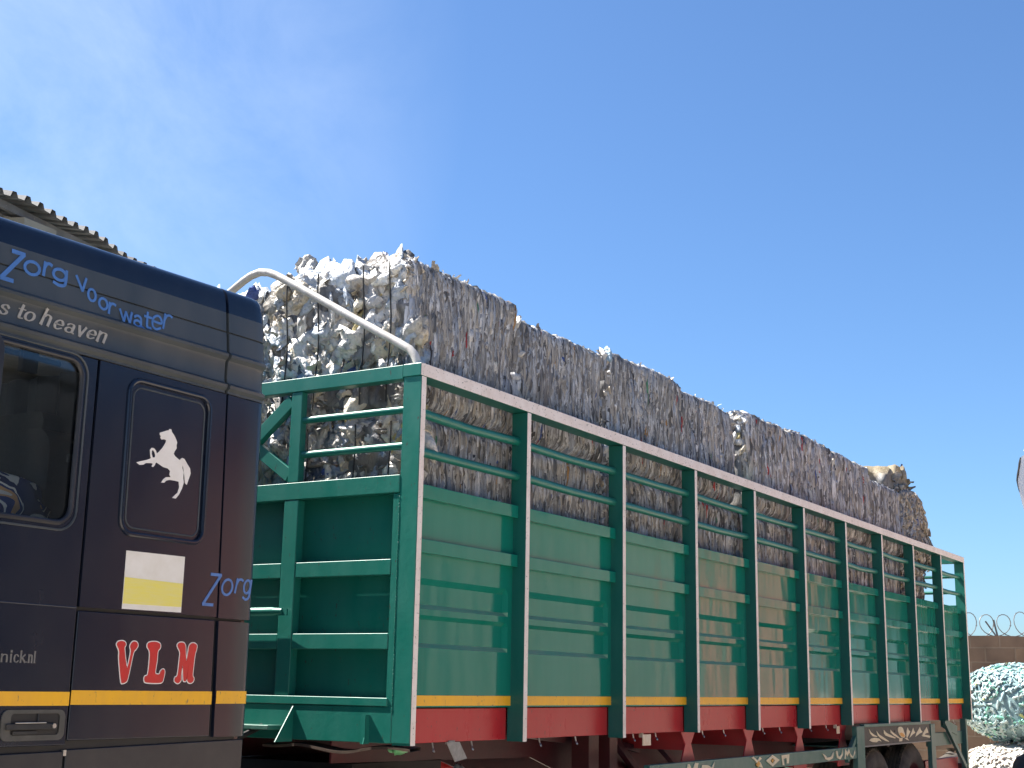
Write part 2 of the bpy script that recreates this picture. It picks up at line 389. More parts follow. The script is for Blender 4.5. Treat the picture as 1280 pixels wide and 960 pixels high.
class MB:
    def __init__(s):
        s.v, s.f, s.m = [], [], []
    def add(s, vs, fs, mi=0):
        b = len(s.v)
        s.v += [tuple(p) for p in vs]
        s.f += [tuple(b+i for i in f) for f in fs]
        s.m += [mi]*len(fs)
        return s
    def box(s, x0, x1, y0, y1, z0, z1, mi=0, face_mi=None):
        vs = [(x0,y0,z0),(x1,y0,z0),(x1,y1,z0),(x0,y1,z0),(x0,y0,z1),(x1,y0,z1),(x1,y1,z1),(x0,y1,z1)]
        fs = [(0,3,2,1),(4,5,6,7),(0,1,5,4),(2,3,7,6),(0,4,7,3),(1,2,6,5)]   # -z +z -y +y -x +x
        b = len(s.v); s.v += vs
        for k, f in enumerate(fs):
            s.f.append(tuple(b+i for i in f))
            s.m.append((face_mi or {}).get(k, mi))
        return s
    def bar(s, p, q, w, h, up=(0,0,1), mi=0):
        p, q = Vector(p), Vector(q); d = (q-p).normalized(); up = Vector(up)
        a = d.cross(up).normalized(); b_ = a.cross(d).normalized()
        vs = [c + a*(sx*w/2) + b_*(sz*h/2) for c in (p, q) for sx, sz in ((-1,-1),(1,-1),(1,1),(-1,1))]
        return s.add(vs, [(3,2,1,0),(4,5,6,7),(0,1,5,4),(1,2,6,5),(2,3,7,6),(3,0,4,7)], mi)
    def tube(s, pts, r, seg=12, mi=0, cap=True, closed=False):
        pts = [Vector(p) for p in pts]; n = len(pts)
        rs = r if isinstance(r, (list, tuple)) else [r]*n
        vs, fs = [], []
        prev = None
        for i, p in enumerate(pts):
            if closed: d = pts[(i+1) % n]-pts[i-1]
            else: d = pts[min(i+1, n-1)]-pts[max(i-1, 0)]
            d.normalize()
            if prev is None:
                a = d.cross(Vector((0.31, 0.22, 0.92)))
                if a.length < 1e-3: a = d.cross(Vector((1, 0, 0)))
            else: a = prev - d*prev.dot(d)
            a.normalize(); prev = a; b_ = d.cross(a)
            vs += [p + (a*math.cos(t)+b_*math.sin(t))*rs[i] for t in [2*math.pi*k/seg for k in range(seg)]]
        for i in range(n if closed else n-1):
            j = (i+1) % n
            for k in range(seg):
                k2 = (k+1) % seg
                fs.append((i*seg+k, i*seg+k2, j*seg+k2, j*seg+k))
        if cap and not closed:
            fs.append(tuple(reversed(range(seg)))); fs.append(tuple((n-1)*seg+k for k in range(seg)))
        return s.add(vs, fs, mi)
    def plate(s, outer, y0, y1, holes=(), mi=0, axis='y'):
        """2-D outline (x,z) with holes extruded along Y (axis 'y'); axis 'x': outline (y,z) along X; axis 'z': (x,y) along Z"""
        loops = [list(outer)] + [list(h) for h in holes]
        def mk(p, d):
            if axis == 'y': return (p[0], d, p[1])
            if axis == 'x': return (d, p[0], p[1])
            return (p[0], p[1], d)
        tris = tessellate_polygon([[Vector((p[0], p[1], 0)) for p in lp] for lp in loops])
        flat = [p for lp in loops for p in lp]; n = len(flat)
        vs = [mk(p, y0) for p in flat] + [mk(p, y1) for p in flat]
        fs = [tuple(t) for t in tris] + [tuple(n+i for i in reversed(t)) for t in tris]
        b = 0
        for lp in loops:
            k = len(lp)
            for i in range(k):
                j = (i+1) % k
                fs.append((b+i, b+j, n+b+j, n+b+i))
            b += k
        return s.add(vs, fs, mi)
    def lathe_y(s, c, prof, seg=40, mi=0):
        """profile of (radius, y) turned about the Y axis through c"""
        vs, fs = [], []
        for r, y in prof:
            for k in range(seg):
                t = 2*math.pi*k/seg
                vs.append((c[0]+r*math.cos(t), c[1]+y, c[2]+r*math.sin(t)))
        for i in range(len(prof)-1):
            for k in range(seg):
                k2 = (k+1) % seg
                fs.append((i*seg+k, i*seg+k2, (i+1)*seg+k2, (i+1)*seg+k))
        return s.add(vs, fs, mi)
    def mirror_y(s, c=1.25):
        o = MB(); o.v = [(x, 2*c-y, z) for x, y, z in s.v]; o.f = [tuple(reversed(f)) for f in s.f]; o.m = list(s.m)
        return o
    def build(s, name, mats, parent=None, origin=None, bevel=0.0, smooth=True, angle=35):
        if not isinstance(mats, (list, tuple)): mats = [mats]
        off = WLOC[parent.name] if parent is not None else Vector(origin or (0, 0, 0))
        me = bpy.data.meshes.new(name)
        me.from_pydata([(v[0]-off.x, v[1]-off.y, v[2]-off.z) for v in s.v], [], s.f)
        for m in mats: me.materials.append(M[m])
        me.polygons.foreach_set('material_index', s.m)
        bm = bmesh.new(); bm.from_mesh(me)
        bmesh.ops.recalc_face_normals(bm, faces=bm.faces)
        bm.to_mesh(me); bm.free()
        if smooth:
            me.polygons.foreach_set('use_smooth', [True]*len(me.polygons))
            me.set_sharp_from_angle(angle=R_(angle))
        o = link_mesh(name, me, parent, origin)
        if bevel:
            md = o.modifiers.new('bevel', 'BEVEL'); md.width = bevel; md.segments = 2; md.limit_method = 'ANGLE'; md.angle_limit = R_(40)
            md.harden_normals = True
        return o

# --- numpy value noise
def vnoise(p, seed=0):
    p = np.asarray(p, dtype=np.float64)
    i = np.floor(p).astype(np.int64); f = p - i
    f = f*f*(3-2*f)
    def h(a, b, c):
        x = (a*374761393 + b*668265263 + c*1440662683 + seed*974634777) & 0xffffffff
        x = ((x ^ (x >> 13))*1274126177) & 0xffffffff
        x = x ^ (x >> 16)
        return (x & 0xffffff)/float(0xffffff)
    r = 0
    for dx in (0, 1):
        for dy in (0, 1):
            for dz in (0, 1):
                w = (f[:, 0] if dx else 1-f[:, 0])*(f[:, 1] if dy else 1-f[:, 1])*(f[:, 2] if dz else 1-f[:, 2])
                r = r + w*h(i[:, 0]+dx, i[:, 1]+dy, i[:, 2]+dz)
    return r*2-1

class NB:
    """numpy mesh collector with a colour per vertex"""
    def __init__(s): s.V, s.F, s.C, s.n = [], [], [], 0
    def add(s, v, f, c):
        v = np.asarray(v, float); f = np.asarray(f, np.int64)
        c = np.asarray(c, float)
        if c.ndim == 1: c = np.tile(c, (len(v), 1))
        s.V.append(v); s.F.append(f+s.n); s.C.append(c); s.n += len(v)
    def build(s, name, mats, parent=None, origin=None, mat_index=None, smooth=True):
        off = np.array(WLOC[parent.name] if parent is not None else (origin or (0, 0, 0)))
        V = np.concatenate(s.V) - off
        me = bpy.data.meshes.new(name)
        loops = np.concatenate([f.reshape(-1) for f in s.F]); sizes = np.concatenate([np.full(len(f), f.shape[1]) for f in s.F])
        me.vertices.add(len(V)); me.vertices.foreach_set('co', V.reshape(-1).astype(np.float32))
        me.loops.add(len(loops)); me.loops.foreach_set('vertex_index', loops.astype(np.int32))
        me.polygons.add(len(sizes))
        st = np.concatenate([[0], np.cumsum(sizes)[:-1]])
        me.polygons.foreach_set('loop_start', st.astype(np.int32))
        if mat_index is not None:
            me.polygons.foreach_set('material_index', np.concatenate([np.full(len(f), k) for f, k in zip(s.F, mat_index)]).astype(np.int32))
        me.update(calc_edges=True)
        me.validate()
        if smooth: me.polygons.foreach_set('use_smooth', [True]*len(me.polygons))
        ca = me.color_attributes.new('Col', 'FLOAT_COLOR', 'POINT')
        C = np.concatenate(s.C); C = np.concatenate([C, np.ones((len(C), 1))], 1)
        ca.data.foreach_set('color', C.reshape(-1).astype(np.float32))
        for m in (mats if isinstance(mats, (list, tuple)) else [mats]): me.materials.append(M[m])
        return link_mesh(name, me, parent, origin)

def ico(sub=2):
    bm = bmesh.new(); bmesh.ops.create_icosphere(bm, subdivisions=sub, radius=1.0)
    v = np.array([x.co[:] for x in bm.verts]); f = np.array([[y.index for y in p.verts] for p in bm.faces]); bm.free()
    return v, f
ICO2, ICO1 = ico(2), ico(1)

def rotm(rng):
    q = rng.normal(size=4); q /= np.linalg.norm(q); w, x, y, z = q
    return np.array([[1-2*(y*y+z*z), 2*(x*y-z*w), 2*(x*z+y*w)], [2*(x*y+z*w), 1-2*(x*x+z*z), 2*(y*z-x*w)], [2*(x*z-y*w), 2*(y*z+x*w), 1-2*(x*x+y*y)]])

# ------------------------------------------------------------------ ground
g = MB()
N = 24
ext = 400
gx = np.linspace(-ext, ext, N+1)
for i in range(N+1):
    for j in range(N+1):
        g.v.append((gx[i], gx[j], 0.0))
for i in range(N):
    for j in range(N):
        a = i*(N+1)+j
        g.f.append((a, a+N+1, a+N+2, a+1)); g.m.append(0)
tag(g.build('ground', 'sand', smooth=False), 'pale brown packed sand of the yard', None, None, 'structure')

# ------------------------------------------------------------------ far buildings and walls
def corrugated(x0, x1, p0, p1, pitch, amp, mat_dir='x'):
    """sheet between line p0 (low) and p1 (high) whose ribs run from p0 to p1; waves along x"""
    mb = MB(); n = int((x1-x0)/pitch)*6
    for k in range(n+1):
        x = x0+(x1-x0)*k/n
        ph = (k % 6)/6.0
        h = amp*(1 if 0.15 < ph < 0.45 else (-1 if 0.6 < ph < 0.95 else 0))
        for t in range(5):
            u = t/4.0
            mb.v.append((x, p0[0]+(p1[0]-p0[0])*u, p0[1]+(p1[1]-p0[1])*u + h))
    for k in range(n):
        for t in range(4):
            a = k*5+t
            mb.f.append((a, a+5, a+6, a+1)); mb.m.append(0)
    return mb

def place(o, loc, rz):
    o.location = loc; o.rotation_euler = (0, 0, rz)

# tin shed behind the cab (local frame: eave along +x, building to +y), then turned into place
shed = thing('tin_shed', (0, 0, 0), 'tall shed with ragged corrugated roof edge and pale tin wall behind the cab', 'shed')
rz_shed = math.atan2(0.63, 2.741)
mb = corrugated(-9, 4.6, (0.42, 0), (0.42, 6.15), 0.25, 0.0)
wall = MB(); n = 220
for k in range(n+1):
    x = -9 + 13.2*k/n
    ph = (k % 6)
    yy = 0.36 + (0.03 if ph < 3 else 0.0)
    wall.v += [(x, yy, 0), (x, yy, 6.36)]
for k in range(n):
    wall.f.append((2*k, 2*k+2, 2*k+3, 2*k+1)); wall.m.append(0)
wall.box(-9, 4.2, 5.9, 6.0, 0, 6.3)
wall.box(4.1, 4.2, 0.6, 5.9, 0, 6.3)
wall.box(-9, -8.9, 0.6, 5.9, 0, 6.3)
wall.build('wall', 'sheet_tin', shed, smooth=False)
roof = MB()
rng = random.Random(5)
pitch = 0.2
per = [(-0.5, 0), (-0.28, 0), (-0.14, 0.06), (0.14, 0.06), (0.28, 0)]
xs = []
x = -9.0
while x < 4.6:
    for u, h in per:
        xs.append((x+0.1+u*pitch, h))
    x += pitch
for lay in (0, 1):
    base = len(roof.v)
    for k, (xx, h) in enumerate(xs):
        drop = 0.035*math.sin(xx*1.3) + 0.02*math.sin(xx*5.1)
        for t, yy in enumerate((0.0, 0.5, 3.0, 5.0, 6.4)):
            ov = (-0.06*(0.5+0.5*math.sin(xx*2.1))) if t == 0 else 0
            roof.v.append((xx, yy+ov, 6.42 + yy*0.16 + h + (drop if t == 0 else 0) - lay*0.006 - (0.05 if t == 0 else 0)))
    for k in range(len(xs)-1):
        for t in range(4):
            a = base+k*5+t
            roof.f.append((a, a+5, a+6, a+1) if lay == 0 else (a, a+1, a+6, a+5)); roof.m.append(0)
roof.build('roof', 'old_roof', shed, smooth=False)
fas = MB()
fas.box(-9, 4.4, 0.12, 0.17, 6.30, 6.38)
fas.build('eave_board', 'old_roof', shed)
fl = MB()
fl.add([(0.35, 0.02, 6.26), (0.85, 0.0, 6.28), (0.9, 0.5, 6.3), (0.3, 0.5, 6.28), (0.4, 0.03, 6.06), (0.88, 0.02, 6.02), (0.9, 0.5, 5.98), (0.32, 0.5, 6.04)],
       [(0, 1, 2, 3), (7, 6, 5, 4), (0, 4, 5, 1), (1, 5, 6, 2), (2, 6, 7, 3), (3, 7, 4, 0)])
fl.build('flashing', 'cream_wall', shed)
place(shed, (2.462, 6.984, -0.02), rz_shed)

# boundary wall with razor wire at the right edge, behind the trailer
wd = Vector((0.175, -0.822, 0)).normalized()     # along the wall
bw = thing('boundary_wall', (17.45, 1.204, 0), 'rough brown sandcrete block wall with razor wire on top behind the trailer', 'wall')
LW0, LW1 = -16.0, 2.6
mb = MB()
nseg = 60
tops = []
rng = random.Random(3)
for k in range(nseg+1):
    tops.append(2.53 + rng.uniform(-0.012, 0.012))
for k in range(nseg):
    xa = LW0+(LW1-LW0)*k/nseg; xb = LW0+(LW1-LW0)*(k+1)/nseg
    b = len(mb.v)
    mb.v += [(xa, -0.11, 0), (xb, -0.11, 0), (xb, -0.11, tops[k+1]), (xa, -0.11, tops[k]), (xa, 0.11, 0), (xb, 0.11, 0), (xb, 0.11, tops[k+1]), (xa, 0.11, tops[k])]
    mb.f += [(b, b+1, b+2, b+3), (b+5, b+4, b+7, b+6), (b+3, b+2, b+6, b+7)]; mb.m += [0]*3
mb.box(LW1, LW1+0.02, -0.12, 0.12, 0, 2.53)
obj_wall = mb
def build_local(mbx, name, mats, parent, **k):
    w = WLOC[parent.name]; WLOC[parent.name] = Vector((0, 0, 0))
    o = mbx.build(name, mats, parent, **k)
    WLOC[parent.name] = w
    WLOC[o.name] = Vector((0, 0, 0))
    return o
build_local(mb, 'masonry', 'block', bw, smooth=False)
bw.rotation_euler = (0, 0, math.atan2(wd.y, wd.x))
coil = MB(); rc = random.Random(11)
pts = []
nturn = 70
for k in range(nturn*18):
    t = 2*math.pi*k/18
    ph = k/18
    rr = 0.19 + 0.02*math.sin(ph*1.7)
    pts.append((LW0 + (LW1-LW0)*k/(nturn*18) + 0.17*math.cos(t), rr*math.cos(t)*0.6, 2.72 + 0.015*math.sin(ph*0.9) + rr*math.sin(t)))
coil.tube(pts, 0.0075, seg=5)
for k in range(0, nturn*18, 6):
    p = pts[k]
    coil.box(p[0]-0.014, p[0]+0.014, p[1]-0.002, p[1]+0.002, p[2]-0.006, p[2]+0.006)
build_local(coil, 'razor_wire', 'wire', bw)
for xx, lean in ((0.45, -0.16), (-3.2, 0.05), (-6.8, -0.05), (-10.4, 0.03)):
    pm = MB(); pm.bar((xx, 0.0, 2.45), (xx+lean*0.4, 0.0, 2.80), 0.03, 0.03); pm.bar((xx+0.02, 0.02, 2.45), (xx+lean*1.2, 0.02, 2.78), 0.025, 0.025)
    build_local(pm, 'wire_bracket', 'old_roof', bw)

# unseen opposite side of the yard, put in to be mirrored in the glossy truck sides
def simple_block(name, label, cat, x0, x1, y0, y1, h, mat, roofmat, wins):
    t = thing(name, ((x0+x1)/2, y1, 0), label, cat)
    hs = [[(a, b), (c, b), (c, d), (a, d)] for a, b, c, d in wins]
    m_ = MB()
    m_.plate([(x0, 0), (x1, 0), (x1, h), (x0, h)], y1-0.2, y1, hs)
    m_.box(x0, x0+0.2, y0, y1-0.2, 0, h); m_.box(x1-0.2, x1, y0, y1-0.2, 0, h); m_.box(x0, x1, y0-0.2, y0, 0, h)
    m_.build('wall', mat, t, smooth=False)
    rf = corrugated(x0-0.4, x1+0.4, (y1+0.5, h+0.05), (y0-0.5, h+1.0), 0.25, 0.02)
    rf.build('roof', roofmat, t, smooth=False)
    for a, b, c, d in wins:
        w = MB(); w.box(a, c, y1-0.14, y1-0.10, b, d); f_ = w.build('window', 'black', t)
        fr = MB()
        for u in (a, (a+c)/2-0.03, c-0.06): fr.box(u, u+0.06, y1-0.09, y1-0.04, b, d)
        fr.box(a, c, y1-0.10, y1-0.05, b-0.02, b+0.05); fr.box(a, c, y1-0.10, y1-0.05, d-0.05, d+0.02)
        fr.build('frame', 'galv', f_)
    return t
simple_block('warehouse', 'long cream rendered warehouse along the open side of the yard', 'building', 9.9, 23.6, -16, -8.6, 5.6, 'cream_wall', 'galv', [(12.0, 0.05, 12.9, 3.6), (15.6, 0.05, 16.1, 2.7), (17.4, 1.2, 17.8, 3.0), (20.4, 0.05, 21.3, 2.9)])  # dark openings placed to streak the panel reflections
simple_block('mud_building', 'brown mud plastered store at the far end of the yard', 'building', 23.8, 32.0, -12.0, -8.2, 5.8, 'brown_wall', 'old_roof', [(24.4, 4.4, 25.0, 5.0)])
simple_block('brown_shed', 'low brown plastered shed beside the cream warehouse', 'shed', 7.0, 9.5, -14, -8.6, 5.2, 'brown_wall', 'old_roof', [(8.0, 3.9, 8.5, 4.5)])

def container(name, label, x0, x1, z0, grp):
    t = thing(name, ((x0+x1)/2, -9.8, z0), label, 'container', grp)
    m_ = MB()
    n = 90
    for k in range(n+1):
        xx = x0+0.15+(x1-x0-0.3)*k/n
        yy = -8.6 - (0.04 if k % 4 < 2 else 0.0)
        m_.v += [(xx, yy, z0+0.15), (xx, yy, z0+2.45)]
    for k in range(n):
        m_.f.append((2*k, 2*k+2, 2*k+3, 2*k+1)); m_.m.append(0)
    m_.box(x0, x1, -11.0, -8.66, z0+0.1, z0+2.5)
    m_.build('side_sheet', 'dark_tin', t, smooth=False)
    fr = MB()
    fr.box(x0, x1, -8.66, -8.56, z0, z0+0.15); fr.box(x0, x1, -8.66, -8.56, z0+2.45, z0+2.6)
    fr.box(x0, x0+0.15, -8.66, -8.56, z0+0.15, z0+2.45); fr.box(x1-0.15, x1, -8.66, -8.56, z0+0.15, z0+2.45)
    fr.box(x0, x1, -11.05, -11.0, z0, z0+2.6); fr.box(x0, x1, -11.0, -8.66, z0, z0+0.09)
    fr.build('frame', 'dark_tin', t)
container('unseen_container', 'unseen dark blue container added across the yard to darken the cab reflections', -5.4, 6.8, 0.0, 'dark containers')  # unseen pair, added so the cab paint mirrors something dark
container('unseen_container', 'unseen dark blue container stacked on the first to darken the cab reflections', -5.4, 6.8, 2.6, 'dark containers')

def tree(name, label, x, y, h, rad, seed):
    t = thing(name, (x, y, 0), label, 'tree')
    rngt = np.random.default_rng(seed)
    tr = MB()
    tr.tube([(x, y, -0.1), (x+0.1, y, h*0.25), (x-0.05, y+0.1, h*0.5), (x+0.1, y, h*0.75)], [0.3, 0.24, 0.18, 0.08], 10)
    for k in range(7):
        a = k*0.9+seed
        tr.tube([(x, y, h*0.35), (x+math.cos(a)*rad*0.45, y+math.sin(a)*rad*0.45, h*0.6), (x+math.cos(a)*rad*0.8, y+math.sin(a)*rad*0.8, h*(0.65+0.04*(k % 3)))], [0.13, 0.08, 0.03], 7)
    tr.build('trunk', 'bark', t)
    nb = NB()
    cl = []
    for k in range(60):
        d = rngt.normal(size=3); d /= np.linalg.norm(d)
        cl.append(np.array([x, y, h*0.66]) + d*np.array([rad, rad, h*0.33])*rngt.uniform(0.35, 1.0))
    n = 9000
    c = np.array(cl)[rngt.integers(0, 60, n)] + rngt.normal(size=(n, 3))*0.55
    a = rngt.normal(size=(n, 3)); a /= np.linalg.norm(a, axis=1)[:, None]
    b = np.cross(a, rngt.normal(size=(n, 3))); b /= np.linalg.norm(b, axis=1)[:, None]
    v = np.stack([c-a*0.13, c+b*0.06, c+a*0.13, c-b*0.06], 1).reshape(-1, 3)
    nb.add(v, np.arange(4*n).reshape(-1, 4), np.array([0.05, 0.1, 0.03]))
    nb.build('crown', 'leaf', t, smooth=False)
tree('unseen_tree', 'unseen dark green tree added to darken the rear panel reflections', 31.5, -5.6, 8.5, 2.6, 4)  # out of view, added so the rear panels mirror something dark

# ------------------------------------------------------------------ trailer
TR = thing('cargo_trailer', (0, 0, 0), 'long green high sided trailer with white edges and red sill, loaded with bales', 'trailer')
ZT, ZB = 3.327, 1.288
BAY = 1.22
PX = [0.0275, 1.14, 2.437, 3.662, 4.886, 6.103, 7.323, 8.544, 9.765, 10.989]
PX = [p for p in PX]
LEN = 12.19

def post_mb(x, zb, w=0.046, d=0.112):
    m_ = MB()
    m_.box(x, x+w, 0.0, d, zb, ZT-0.075, 0, {2: 1})
    return m_
for i, x in enumerate(PX):
    if i == 0: continue
    zb = 1.288 - 0.006*(i % 3)
    mbp = post_mb(x, zb)
    mbp.box(x+0.0465, x+0.075, 0.080, 0.112, zb+0.05, ZT-0.08, 0)
    mbp.build('side_post', ['green_shaded', 'white_edge'], TR, bevel=0.003)
    mbp.mirror_y().build('side_post', ['green_shaded', 'white_edge'], TR, bevel=0.003)

# top rails (long) near and far
mbr = MB(); mbr.box(-0.005, LEN, -0.002, 0.12, ZT-0.072, ZT, 0, {2: 1})
mbr.build('top_rail', ['green_shaded', 'white_edge'], TR, bevel=0.004)
mbr.mirror_y().build('top_rail', ['green_shaded', 'white_edge'], TR, bevel=0.004)

# corner posts
def corner(x0, x1, wx):
    m_ = MB()
    if x0 < 1:
        m_.box(0.0, 0.006, 0.002, 0.118, 1.30, ZT-0.074, 0)
        m_.box(0.006, 0.05, 0.0, 0.118, 1.288, ZT-0.074, 0, {2: 1})
        m_.box(0.002, 0.03, 0.120, 0.162, 1.42, 2.61, 0)
        # weld bead along the seam
        rw = random.Random(2)
        for k in range(60):
            z = 1.45+1.15*k/60
            m_.box(-0.003, 0.002, 0.1185+rw.uniform(-.0015, .0015), 0.1225, z, z+0.012+rw.uniform(0, .006), 0)
    else:
        m_.box(LEN-0.05, LEN, 0.0, 0.12, 1.288, ZT-0.074, 0, {2: 1})
    return m_
for xx in (0, LEN):
    c_ = corner(xx, 0, 0)
    c_.build('corner_post', ['green', 'white_edge'], TR, bevel=0.003)
    c_.mirror_y().build('corner_post', ['green', 'white_edge'], TR, bevel=0.003)

# side panels with pressed recesses
ends = PX + [LEN-0.05]
PZ = [2.69, 2.36, 2.17, 2.135, 2.024, 2.008, 1.967, 1.945, 1.814, 1.797, 1.545, 1.488]
def panel_mb(x0, x1, seed):
    rp_ = random.Random(seed)
    m_ = MB()
    y_p, y_r = 0.092, 0.116
    xs_ = [x0, x0+0.05, x0+0.085, x1-0.075, x1-0.045, x1]
    zs = [(2.68, 0), (2.168, 0), (2.134, 1), (2.028, 1), (2.004, 0), (1.968, 0), (1.944, 1), (1.818, 1), (1.794, 0), (1.55, 0), (1.48, 0)]
    nz_ = len(zs)
    for ix, xx in enumerate(xs_):
        inx = 1 if ix in (2, 3) else 0
        for z, rec in zs:
            y = y_p + (y_r-y_p)*(rec*inx)
            m_.v.append((xx, y, z + (rp_.uniform(-0.002, 0.002) if 0 < ix < 5 else 0)))
    for ix in range(len(xs_)-1):
        for iz in range(nz_-1):
            a = ix*nz_+iz
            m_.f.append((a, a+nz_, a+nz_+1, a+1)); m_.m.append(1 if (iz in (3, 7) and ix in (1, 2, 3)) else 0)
    # back sheet so that the panel has thickness
    m_.box(x0, x1, 0.122, 0.126, 1.48, 2.675)
    return m_
for i in range(10):
    x0, x1 = PX[i]+0.047, ends[i+1]
    pm = panel_mb(x0, x1, i)
    for far in (False, True):
        f_ = (lambda q: q.mirror_y()) if far else (lambda q: q)
        pn = f_(pm).build('side_panel', ['green_panel', 'ledge_lit'], TR, smooth=False)
        st = MB(); st.box(x0, x1, 0.0895, 0.0915, 1.488, 1.543)
        f_(st).build('stripe', 'yellow', pn)
        for (zt, zb) in ((2.674, 2.598), (2.376, 2.301)):
            rl = MB(); rl.box(x0, x1-0.004, 0.052, 0.0905, zb, zt)
            f_(rl).build('panel_rail', 'green_panel', pn, bevel=0.004)
        sb = MB(); sb.box(x0-0.003, x1-0.012, 0.112, 0.142, 1.293, 1.474)
        f_(sb).build('sill_board', 'red_board', TR, bevel=0.003)
        for zc in (3.072, 2.858):
            tb = MB()
            tb.tube([(x0-0.002, 0.075, zc+random.uniform(-.006, .006)), ((x0+x1)/2, 0.078, zc+random.uniform(-.012, .004)), (x1+0.002, 0.075, zc+random.uniform(-.006, .006))], 0.027, 14)
            f_(tb).build('side_bar', 'green', TR)
    # tarp hooks below the sill
    for q in (0.3, 0.62):
        hk = MB(); xx = x0+(x1-x0)*q+random.uniform(-.06, .06)
        hk.tube([(xx, 0.125, 1.297), (xx+0.005, 0.12, 1.262), (xx-0.012, 0.10, 1.245), (xx-0.035, 0.09, 1.25)], 0.005, 6)
        hk.build('tarp_hook', 'steel', TR)

# headboard (front frame); the rear frame repeats it
def headboard(mirx=False):
    parts = []
    def P_(name, mb_, mat='green', bevel=0.004):
        if mirx:
            mb_.v = [(LEN - v[0], v[1], v[2]) for v in mb_.v]
        parts.append(mb_.build(name, mat, TR, bevel=bevel))
        return parts[-1]
    a = MB(); a.box(-0.004, 0.07, 0.123, 2.377, 3.245, 3.325); a.box(-0.006, 0.06, 0.0, 0.121, ZT-0.073, ZT-0.002)
    P_('front_rail' if not mirx else 'rear_rail', a)
    a = MB(); a.box(-0.004, 0.06, 0.12, 2.38, 2.615, 2.713)
    P_('cross_beam', a)
    for y in (0.84, 1.58):
        a = MB(); a.box(0.0, 0.05, y, y+0.078, 2.716, 3.243); P_('upright', a)
        a = MB(); a.box(-0.002, 0.058, y-0.012, y+0.09, 1.53, 2.613); P_('upright', a)
    for z in (2.257, 1.864):
        for ya, yb in ((0.164, 0.826), (0.932, 1.566), (1.672, 2.34)):
            a = MB(); a.box(0.0, 0.055, ya, yb, z-0.084, z); P_('cross_beam', a)
    a = MB(); a.box(-0.006, 0.05, 0.15, 2.35, 1.484, 1.528); P_('cross_beam', a)
    for z in (3.078, 2.876):
        for ya, yb in ((0.116, 0.842), (1.656, 2.384)):
            a = MB(); a.tube([(0.03, ya, z), (0.03, yb, z)], 0.021, 14); P_('front_bar' if not mirx else 'rear_bar', a, bevel=0)
    for ya, za, yb, zb in ((0.925, 3.20, 1.25, 2.94), (0.925, 2.76, 1.25, 2.98), (1.575, 3.20, 1.25, 2.94), (1.575, 2.76, 1.25, 2.98)):
        k = 0.0 if za > 3 else 0.012
        a = MB(); a.bar((0.025+k, ya, za), (0.025+k, yb, zb), 0.045, 0.075, (0, 0.6, 0.8)); P_('brace', a)
    a = MB(); a.plate([(0.12, 1.53), (2.38, 1.53), (2.38, 2.64), (0.12, 2.64)], 0.085, 0.09, axis='x'); P_('headboard_sheet' if not mirx else 'tailboard_sheet', a, 'green', 0)
    a = MB(); a.box(0.0, 0.03, 0.121, 2.379, 1.296, 1.482); P_('lower_plate', a, 'green')
    return parts
headboard(False)
headboard(True)
for y in (0.79, 1.70):
    a = MB(); a.plate([(0.0, 1.478), (-0.14, 1.285), (0.0, 1.285)], y-0.003, y+0.003); a.build('gusset', 'green', TR)
for y in (0.262, 2.23):
    a = MB(); a.box(-0.035, -0.001, y, y+0.008, 1.29, 1.44); a.box(-0.039, -0.033, y, y+0.03, 1.29, 1.44); a.plate([(-0.001, 1.44), (-0.05, 1.29), (-0.001, 1.29)], y+0.001, y+0.007); a.build('gusset', 'green', TR)
a = MB(); a.box(-0.12, -0.002, 0.86, 1.64, 1.345, 1.37); a.build('step', 'green_dull', TR, bevel=0.004)
a = MB(); a.tube([(-0.05, 1.6, 1.985), (-0.05, 0.93, 1.985), (-0.05, 0.915, 1.985), (-0.05, 0.86, 1.985)], [0.024, 0.024, 0.022, 0.017], 12); a.box(-0.056, -0.044, 0.825, 0.90, 1.962, 1.998); a.build('hose_tube', 'green', TR)
# curled plank under the headboard
a = MB()
n = 26
for k in range(n+1):
    y = -0.0+1.0*k/n
    z = 1.258 + 0.009*math.sin(k*0.45) - 0.02*(1 if 0.3 < y < 0.75 else 0)*math.sin((y-0.3)*7)
    a.v += [(0.004, y, z), (0.10, y, z+0.006), (0.10, y, z+0.022), (0.004, y, z+0.014)]
for k in range(n):
    b = k*4
    for q in range(4):
        a.f.append((b+q, b+4+q, b+4+(q+1) % 4, b+(q+1) % 4)); a.m.append(0)
a.build('bottom_plank', 'wood', TR)
# tarpaulin arch
pts = [(0.03, 0.05, 3.30), (0.03, 0.055, 3.345), (0.03, 0.075, 3.385), (0.03, 0.11, 3.42), (0.03, 0.18, 3.462), (0.03, 0.5, 3.642), (0.03, 0.8, 3.815), (0.03, 1.0, 3.93),
       (0.03, 1.12, 3.995), (0.03, 1.18, 4.02), (0.03, 1.25, 4.032)]
pts = pts + [(x, 2.5-y, z) for x, y, z in reversed(pts[:-1])]
a = MB(); a.tube(pts, 0.024, 14); a.build('tarp_arch', 'pipe_white', TR)

